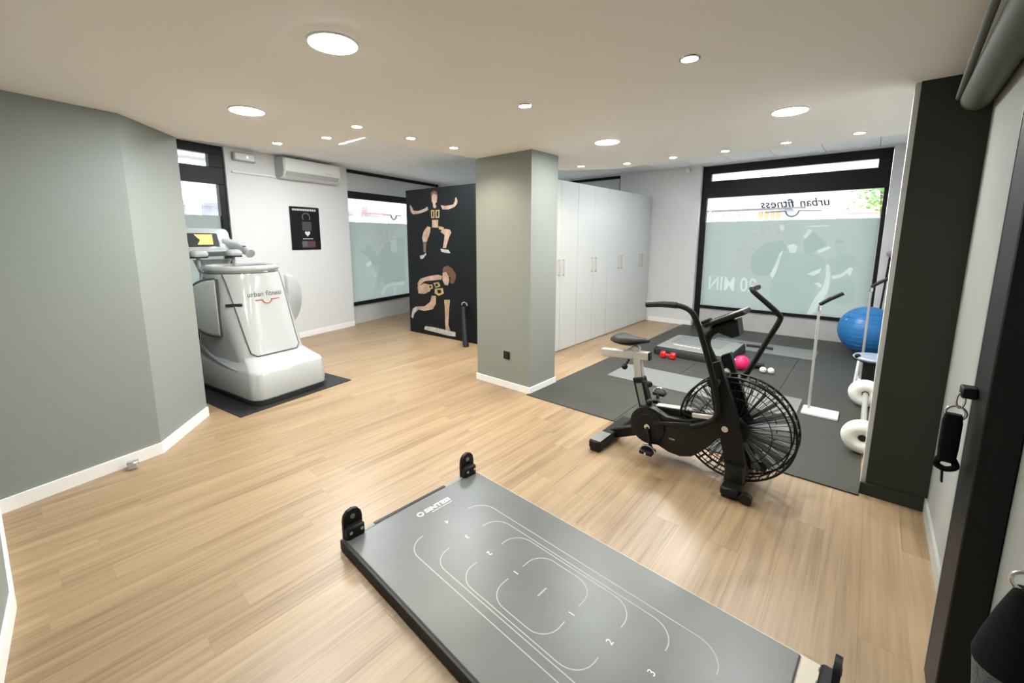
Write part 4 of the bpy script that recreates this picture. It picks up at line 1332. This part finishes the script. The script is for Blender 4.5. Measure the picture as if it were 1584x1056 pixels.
for p, q in (((-1.205, 2.98, .545), (-1.13, 2.93, .548)), ((-1.17, 2.98, .40), (-1.13, 2.95, .405)), ((-1.31, 2.97, .69), (-1.32, 2.92, .645))):
    k = obj('adjust_knob', MB().cyl(p, q, .010, 10), 'bike_satin', bk)
    obj('knob_head', MB().ball(q, .024, 14, 8), 'bike_satin', k)
obj('seat_post', MB().obox((-1.228, Y0, .54), (-1.256, Y0, .705), .060, .050, up=(0, 1, 0), bev=.006), 'bike_silver', bk)
sl_ = obj('seat_slider', MB().obox((-1.545, Y0, .705), (-1.165, Y0, .735), .052, .062, bev=.006), 'bike_silver', bk)
obj('slider_cap', MB().obox((-1.168, Y0, .735), (-1.158, Y0, .736), .050, .060, bev=.003), 'bike_black', sl_)
obj('seat_clamp', MB().obox((-1.29, Y0, .755), (-1.255, Y0, .80), .06, .05, up=(0, 1, 0), bev=.012), 'bike_silver', bk)
S = []
for x, w, zt, zb in ((-1.450, .050, .845, .828), (-1.435, .100, .866, .815), (-1.40, .118, .876, .802), (-1.35, .112, .872, .795), (-1.30, .078, .866, .795), (-1.25, .045, .865, .812), (-1.20, .030, .866, .828), (-1.175, .018, .860, .836)):
    n = 12
    S.append([(x, Y0 + w * cos(2 * pi * k / n), (zt + zb) / 2 + (zt - zb) / 2 * sin(2 * pi * k / n)) for k in range(n)])
obj('saddle', MB().loft(S), 'bike_black', bk)
# crank cover on the near side (and the far one), shaped like a drop
cov = [(-1.105 + .138 * cos(radians(a)), .250 + .138 * sin(radians(a))) for a in range(60, 271, 15)]
cov += [(-1.03, .125), (-.95, .098), (-.87, .094), (-.80, .118), (-.74, .175), (-.68, .25), (-.62, .33), (-.60, .42), (-.68, .435), (-.84, .36), (-.98, .35)]
MXZ = Matrix(((1, 0, 0, 0), (0, 0, 1, 0), (0, 1, 0, 0), (0, 0, 0, 1)))   # (x, z, y) -> (x, y, z)
for ya, yb in ((2.892, 2.945), (3.055, 3.108)):
    obj('chain_cover', MB().prism(cov, ya, yb, MXZ), 'bike_satin', bk)
cd = obj('crank_disc', MB().lathe([(.001, -.010), (.105, -.010), (.118, -.004), (.118, .006), (.001, .006)], 36, Matrix.Translation((-1.105, 2.884, .25)) @ Matrix.Rotation(pi / 2, 4, 'X')), 'bike_black', bk)
obj('crank_ring', MB().torus((-1.105, 2.880, .25), .085, .005, 'y', 30, 6), 'bike_satin', cd)
obj('crank_axle', MB().cyl((-1.105, 2.862, .25), (-1.105, 3.14, .25), .020, 14), 'chrome', bk)
obj('cover_badge', MB().box(-.955, -.915, 2.889, 2.892, .195, .207), 'bike_grey', bk)
for s, (px, pz), py in ((-1, (-1.068, .098), 2.865), (1, (-1.142, .402), 3.135)):
    ca = obj('crank_arm', MB().obox((-1.105, py, .25), (px, py, pz), .018, .028, up=(0, 1, 0), bev=.004), 'bike_satin', bk)
    pe = obj('pedal', MB().box(px - .045, px + .045, py + s * .015, py + s * .105, pz - .012, pz + .012, .004), 'bike_black', bk)
    obj('pedal_cage', MB().tube([(px + .05 * cos(a), py + s * .06, pz + .042 * sin(a)) for a in [pi * k / 8 for k in range(9)]], .008, 6), 'chrome', pe)
    obj('pedal_axle', MB().cyl((px, py, pz), (px, py + s * .11, pz), .008, 8), 'chrome', pe)
# fan
FC = Vector((-.567, Y0, .372))
FRD = .338
for s in (-1, 1):
    cg = MB().torus((FC.x, Y0 + s * .055, FC.z), FRD, .0075, 'y', 60, 7)
    cg.torus((FC.x, Y0 + s * .062, FC.z), FRD - .028, .0045, 'y', 60, 6)
    cg.torus((FC.x, Y0 + s * .082, FC.z), .215, .0028, 'y', 48, 5)
    for k in range(56):
        a = 2 * pi * k / 56
        pts = []
        for r, yy in ((.075, .085), (.16, .088), (.26, .076), (FRD, .055)):
            aa = a + (r - .075) * .35 * s
            pts.append((FC.x + r * cos(aa), Y0 + s * yy, FC.z + r * sin(aa)))
        cg.tube(pts, .0019, 4, cap=False)
    c = obj('fan_cage', cg, 'bike_black', bk)
    obj('hub_cover', MB().lathe([(.001, 0), (.095, 0), (.09, .018), (.06, .028), (.001, .03)], 30, Matrix.Translation((FC.x, Y0 + s * .075, FC.z)) @ Matrix.Rotation(-s * pi / 2, 4, 'X')), 'bike_black', c)
cb = MB()
for k in range(40):
    a = 2 * pi * k / 40
    cb.obox((FC.x + FRD * cos(a), Y0 - .055, FC.z + FRD * sin(a)), (FC.x + FRD * cos(a + .05), Y0 + .055, FC.z + FRD * sin(a + .05)), .010, .004, up=(cos(a), 0, sin(a)))
obj('cage_rim', cb, 'bike_black', bk)
ro = obj('fan_rotor', MB().cyl((FC.x, Y0 - .04, FC.z), (FC.x, Y0 + .04, FC.z), .055, 20), 'bike_black', bk)
for k in range(24):
    a = 2 * pi * k / 24
    d = Vector((cos(a), 0, sin(a)))
    n = Vector((-sin(a), 0, cos(a)))
    c0 = FC + d * .05
    c1_ = FC + d * .30
    w0, w1 = .004, .007
    yv = Vector((0, .036, 0))
    mb = MB().add([c0 - n * w0 - yv * .6, c0 + n * w0 + yv * .6, c1_ + n * w1 + yv, c1_ - n * w1 - yv,
                   c0 - n * w0 - yv * .6 + n * .002, c0 + n * w0 + yv * .6 + n * .002, c1_ + n * w1 + yv + n * .002, c1_ - n * w1 - yv + n * .002],
                  [(0, 1, 2, 3), (7, 6, 5, 4), (0, 4, 5, 1), (1, 5, 6, 2), (2, 6, 7, 3), (3, 7, 4, 0)])
    obj('fan_blade', mb, 'bike_satin', ro, smooth=0)
# fork legs either side of the fan
leg = [(-.715, .80), (-.66, .83), (-.615, .70), (-.545, .52), (-.505, .36), (-.475, .20), (-.470, .06), (-.575, .06), (-.590, .20), (-.625, .34), (-.668, .48), (-.700, .64)]
for ya, yb in ((2.845, 2.89), (3.11, 3.155)):
    obj('fork_leg', MB().prism(leg, ya, yb, MXZ), 'bike_black', bk)
    ym = (ya + yb) / 2
    obj('leg_shoe', MB().loft([[(x, y, z) for x, y in rrect(hx, .05, .012, 2, -.525, ym)] for z, hx in ((.07, .055), (.14, .052), (.18, .050))]), 'bike_satin', bk)
    obj('axle_bolt', MB().cyl((FC.x - .03, ya - .012, .40), (FC.x - .03, ya, .40), .02, 12), 'chrome', bk)
obj('pivot_axle', MB().cyl((-.67, 2.80, .70), (-.67, 3.20, .70), .022, 14), 'bike_silver', bk)
for y in (2.80, 3.20):
    obj('pivot_cap', MB().cyl((-.67, y - .025, .70), (-.67, y + .025, .70), .034, 16), 'bike_black', bk)
# lever arms
h1 = smooth_path([(-1.088, 2.70, 1.168), (-.98, 2.70, 1.180), (-.87, 2.70, 1.178), (-.805, 2.70, 1.150), (-.768, 2.70, 1.085), (-.735, 2.72, .98), (-.70, 2.755, .84), (-.665, 2.79, .68), (-.64, 2.815, .52), (-.68, 2.83, .43), (-.80, 2.85, .35)], 4)
l1 = obj('lever_arm', MB().tube(h1, .0175, 12), 'bike_black', bk)
obj('grip_sleeve', MB().tube(h1[:8], .0215, 12), 'bike_satin', l1)
h2 = smooth_path([(-.578, 3.37, 1.262), (-.600, 3.315, 1.252), (-.585, 3.30, 1.230), (-.51, 3.30, 1.165), (-.438, 3.30, 1.098), (-.425, 3.30, 1.055), (-.49, 3.28, .89), (-.555, 3.24, .72), (-.61, 3.22, .60), (-.67, 3.19, .48)], 4)
l2 = obj('lever_arm', MB().tube(h2, .0175, 12), 'bike_black', bk)
obj('grip_sleeve', MB().tube(h2[:6], .0205, 12), 'bike_satin', l2)
obj('linkage', MB().obox((-.80, 2.86, .36), (-1.06, 2.875, .29), .012, .025, bev=.003), 'bike_satin', bk)
obj('near_link', MB().obox((-.66, 2.83, .46), (-.80, 2.855, .43), .018, .03, bev=.004), 'bike_silver', bk)
# mast and console
obj('mast', MB().tube(smooth_path([(-.68, Y0, .62), (-.735, Y0, .78), (-.785, Y0, .885), (-.77, Y0, .97), (-.70, Y0, 1.02), (-.62, Y0, 1.06)], 4), .030, 12), 'bike_black', bk)
cn = obj('console', MB().obox((-.790, Y0, 1.028), (-.560, Y0, 1.145), .20, .030, bev=.008), 'bike_black', bk)
obj('console_bezel', MB().obox((-.785, Y0, 1.047), (-.568, Y0, 1.158), .19, .006, bev=.002), 'bike_grey', cn)
obj('console_display', MB().obox((-.745, Y0, 1.071), (-.66, Y0, 1.1145), .14, .006), 'plastic_black', cn)
obj('console_bracket', MB().prism([(-.72, 1.03), (-.60, 1.09), (-.58, .99), (-.62, .97), (-.70, .99)], Y0 - .06, Y0 + .06, MXZ), 'bike_black', cn)
obj('bottle_clip', MB().obox((-.800, Y0 - .07, 1.04), (-.745, Y0 - .07, 1.072), .05, .035, bev=.006), 'bike_black', cn)

# ================================================================== EXERCISE BOARD
BA = radians(-3.0)
BO = Vector((-.945, 1.352, 0))
ex = thing('exercise_board', 'large grey exercise board with printed rounded outlines and black end brackets', 'exercise board', BO, BA)
BL = ROOTM[ex.name]
TOP = .062
HL, HWd = .925, .4575
obj('deck', MB().box(-HL, HL - .058, -HWd, HWd, .018, TOP, .005, BL), 'board_grey', ex)
obj('side_rail', MB().box(-HL - .035, HL + .045, -HWd - .014, -HWd + .004, .004, TOP - .006, .003, BL), 'rubber_matt', ex)
obj('side_rail', MB().box(-HL - .035, HL + .045, HWd - .004, HWd + .012, .004, TOP - .010, .003, BL), 'board_rail', ex)
obj('end_rail', MB().box(-HL - .035, -HL - .0005, -HWd, HWd, .004, TOP - .004, .006, BL), 'bike_grey', ex, label='dark grey metal end rail')
obj('end_groove', MB().box(-HL - .031, -HL - .010, -HWd * .62, HWd * .45, TOP - .0045, TOP - .0005, .001, BL), 'bike_satin', ex)
obj('end_rail', MB().box(HL - .0575, HL + .045, -HWd, HWd, .004, TOP - .003, .006, BL), 'board_rail', ex, label='pale metal end rail')
for x, y in ((-.7, -.35), (-.7, .35), (.7, -.35), (.7, .35)):
    obj('rubber_foot', MB().cyl(BL @ Vector((x, y, 0)), BL @ Vector((x, y, .02)), .03, 12), 'rubber_matt', ex)


def bracket(x, y, sx):
    """upright end bracket, thin along the board axis"""
    prof = [(-.052, .030), (.052, .030), (.052, .150), (.046, .178), (.030, .198), (0, .206), (-.030, .198), (-.046, .178), (-.052, .150)]
    M = BL @ Matrix.Translation((x, y, 0)) @ Matrix(((0, 0, 1, 0), (1, 0, 0, 0), (0, 1, 0, 0), (0, 0, 0, 1)))
    b = obj('bracket', MB().prism(prof, -.010, .010, M), 'plastic_black', ex)
    obj('bracket_hole', MB().cyl(BL @ Vector((x - .013, y, .165)), BL @ Vector((x + .013, y, .165)), .013, 14), 'bike_grey', b)
    obj('bracket_block', MB().box(x, x + sx * .045, y - .05, y + .05, .03, .125, .010, BL), 'plastic_black', b)
    for dy in (-.03, .03):
        obj('bolt', MB().cyl(BL @ Vector((x + sx * .040, y + dy, .10)), BL @ Vector((x + sx * .049, y + dy, .10)), .009, 10), 'chrome', b)


bracket(-HL - .030, -HWd + .055, 1)
bracket(-HL - .030, HWd - .060, 1)
bracket(HL + .050, HWd - .100, -1)
bracket(HL + .050, -HWd + .055, -1)


def outline(hx, hy, r, gap):
    """rounded rectangle line with gaps in the two short sides"""
    w = .0021
    full = []
    # half: from (-hx, gap) up, round to +x side and back to (+hx, gap)
    for s in (1, -1):
        pts = [(-hx, s * gap), (-hx, s * (hy - r))]
        for k in range(1, 9):
            a = pi - (pi / 2) * k / 8
            pts.append((-hx + r + r * cos(a), s * (hy - r + r * sin(a))))
        pts.append((hx - r, s * hy))
        for k in range(1, 9):
            a = pi / 2 - (pi / 2) * k / 8
            pts.append((hx - r + r * cos(a), s * (hy - r + r * sin(a))))
        pts += [(hx, s * gap)]
        full.append(pts)
    mb = MB()
    for pts in full:
        n = len(pts)
        L_, R_ = [], []
        for i in range(n):
            p0, p1 = Vector(pts[max(i - 1, 0)]), Vector(pts[min(i + 1, n - 1)])
            d = (p1 - p0).normalized()
            nn = Vector((-d.y, d.x)) * w
            c_ = Vector(pts[i])
            L_.append(c_ + nn)
            R_.append(c_ - nn)
        vs = [BL @ Vector((p.x, p.y, TOP + .0006)) for p in L_] + [BL @ Vector((p.x, p.y, TOP + .0006)) for p in R_]
        mb.add(vs, [(i, i + 1, n + i + 1, n + i) for i in range(n - 1)])
    obj('printed_line', mb, 'board_line', ex, smooth=0)


outline(.668, .262, .105, .155)
outline(.500, .222, .095, .115)
outline(.333, .205, .095, .085)
outline(.157, .178, .090, .050)
TX = BL @ Matrix.Rotation(radians(90), 4, 'Z')     # text read from the board's logo end
for k, x in enumerate((-.668, -.500, -.333, -.157)):
    for sg in (1, -1):
        tmb = text_mb('4321'[k], .040, BL @ Matrix.Translation((x * sg, 0, TOP + .0006)) @ Matrix.Rotation(radians(-90 if sg > 0 else 90), 4, 'Z'))
        obj('printed_number', tmb, 'board_print', ex, smooth=0)
obj('centre_mark', MB().box(-.003, .003, -.030, .030, TOP, TOP + .0006, 0, BL), 'board_line', ex)
lg = text_mb('SINTESI', .044, BL @ Matrix.Translation((-.822, .055, TOP + .0006)) @ Matrix.Rotation(radians(90), 4, 'Z'), width=.175, bold=.0012)
obj('lettering', lg, 'board_print', ex, smooth=0, label='white lettering SINTESI')
obj('lettering_line', MB().box(-.795, -.790, -.005, .140, TOP, TOP + .0006, 0, BL), 'board_line', ex)
obj('round_emblem', MB().torus(tuple(BL @ Vector((-.822, -.065, TOP + .0008))), .016, .004, 'z', 24, 6, .0006), 'board_print', ex)

# ================================================================== RIGHT WALL
up = thing('wall_rig_upright', 'tall black steel upright against the right wall', 'upright', (.337, 1.96, 0))
obj('upright_beam', MB().box(.295, .377, 1.85, 2.07, 0, H1 - .002, .004), 'bike_black', up)
obj('edge_highlight', MB().box(.2935, .2955, 2.050, 2.066, .02, H1 - .02), 'bike_grey', up)  # paler strip paints the bright highlight along the upright's edge
hs = thing('hanging_strap', 'black strap handle hanging by a chrome ring from the upright', 'strap', (.262, 2.0, .80))
obj('hook_block', MB().box(.258, .2945, 1.975, 2.025, 1.082, 1.118, .004), 'plastic_black', hs)
obj('carabiner', MB().tube([(.262 + .010 * cos(a), 2.0, 1.068 + .026 * sin(a)) for a in [2 * pi * k / 16 for k in range(16)]], .0035, 6, closed=True), 'chrome', hs)
obj('ring', MB().torus((.256, 2.0, 1.022), .024, .004, 'y', 24, 8), 'chrome', hs)
S = []
for z, w, d in ((1.018, .020, .012), (.99, .024, .014), (.90, .024, .014), (.85, .022, .012)):
    S.append([(.252 + x, 2.0 + y, z) for x, y in rrect(w, d, .008, 3)])
obj('strap_body', MB().loft(S), 'fabric_black', hs)
obj('strap_loop', MB().tube(smooth_path([(.238, 2.0, .86), (.230, 2.0, .835), (.252, 2.0, .822), (.276, 2.0, .835), (.268, 2.0, .86)], 4), .010, 8), 'fabric_black', hs)
obj('strap_tail', MB().obox((.246, 2.0, .83), (.250, 2.0, .775), .022, .005), 'fabric_black', hs)

gb = thing('hanging_bag', 'black fabric bag with chrome ring hanging at the lower right edge', 'bag', (.318, 1.36, .40))
S = []
for z, r in ((.845, .014), (.82, .022), (.77, .036), (.70, .052), (.655, .060), (.645, .058)):
    S.append([(.318 + r * .98 * cos(2 * pi * k / 20), 1.36 + r * sin(2 * pi * k / 20), z) for k in range(20)])
obj('bag_top', MB().loft(S), 'fabric_black', gb)
S = []
for z, r in ((.645, .057), (.58, .050), (.50, .046), (.42, .044)):
    S.append([(.318 + r * .98 * cos(2 * pi * k / 20), 1.36 + r * sin(2 * pi * k / 20), z) for k in range(20)])
obj('bag_mesh', MB().loft(S), 'fabric_mesh', gb)
obj('bag_ring', MB().torus((.318, 1.36, .862), .022, .0045, 'y', 24, 8), 'chrome', gb)
obj('bag_hook', MB().tube([(.318, 1.36, .884), (.335, 1.36, .905), (.378, 1.36, .905)], .005, 8), 'chrome', gb)

rb = thing('rolled_blind', 'grey rolled-up blind hanging below the ceiling along the right wall', 'blind', (.31, 2.0, 2.30))
obj('blind_roll', MB().cyl((.318, 3.355, 2.305), (.268, .4, 2.365), .062, 28), 'roller_grey', rb)
obj('bottom_bar', MB().cyl((.252, 3.355, 2.318), (.150, .4, 2.405), .014, 12), 'roller_grey', rb)
obj('mount', MB().box(.30, .378, 3.0, 3.05, 2.30, 2.434, .003), 'bike_grey', rb)
obj('mount', MB().box(.27, .378, .8, .85, 2.33, 2.434, .003), 'bike_grey', rb)
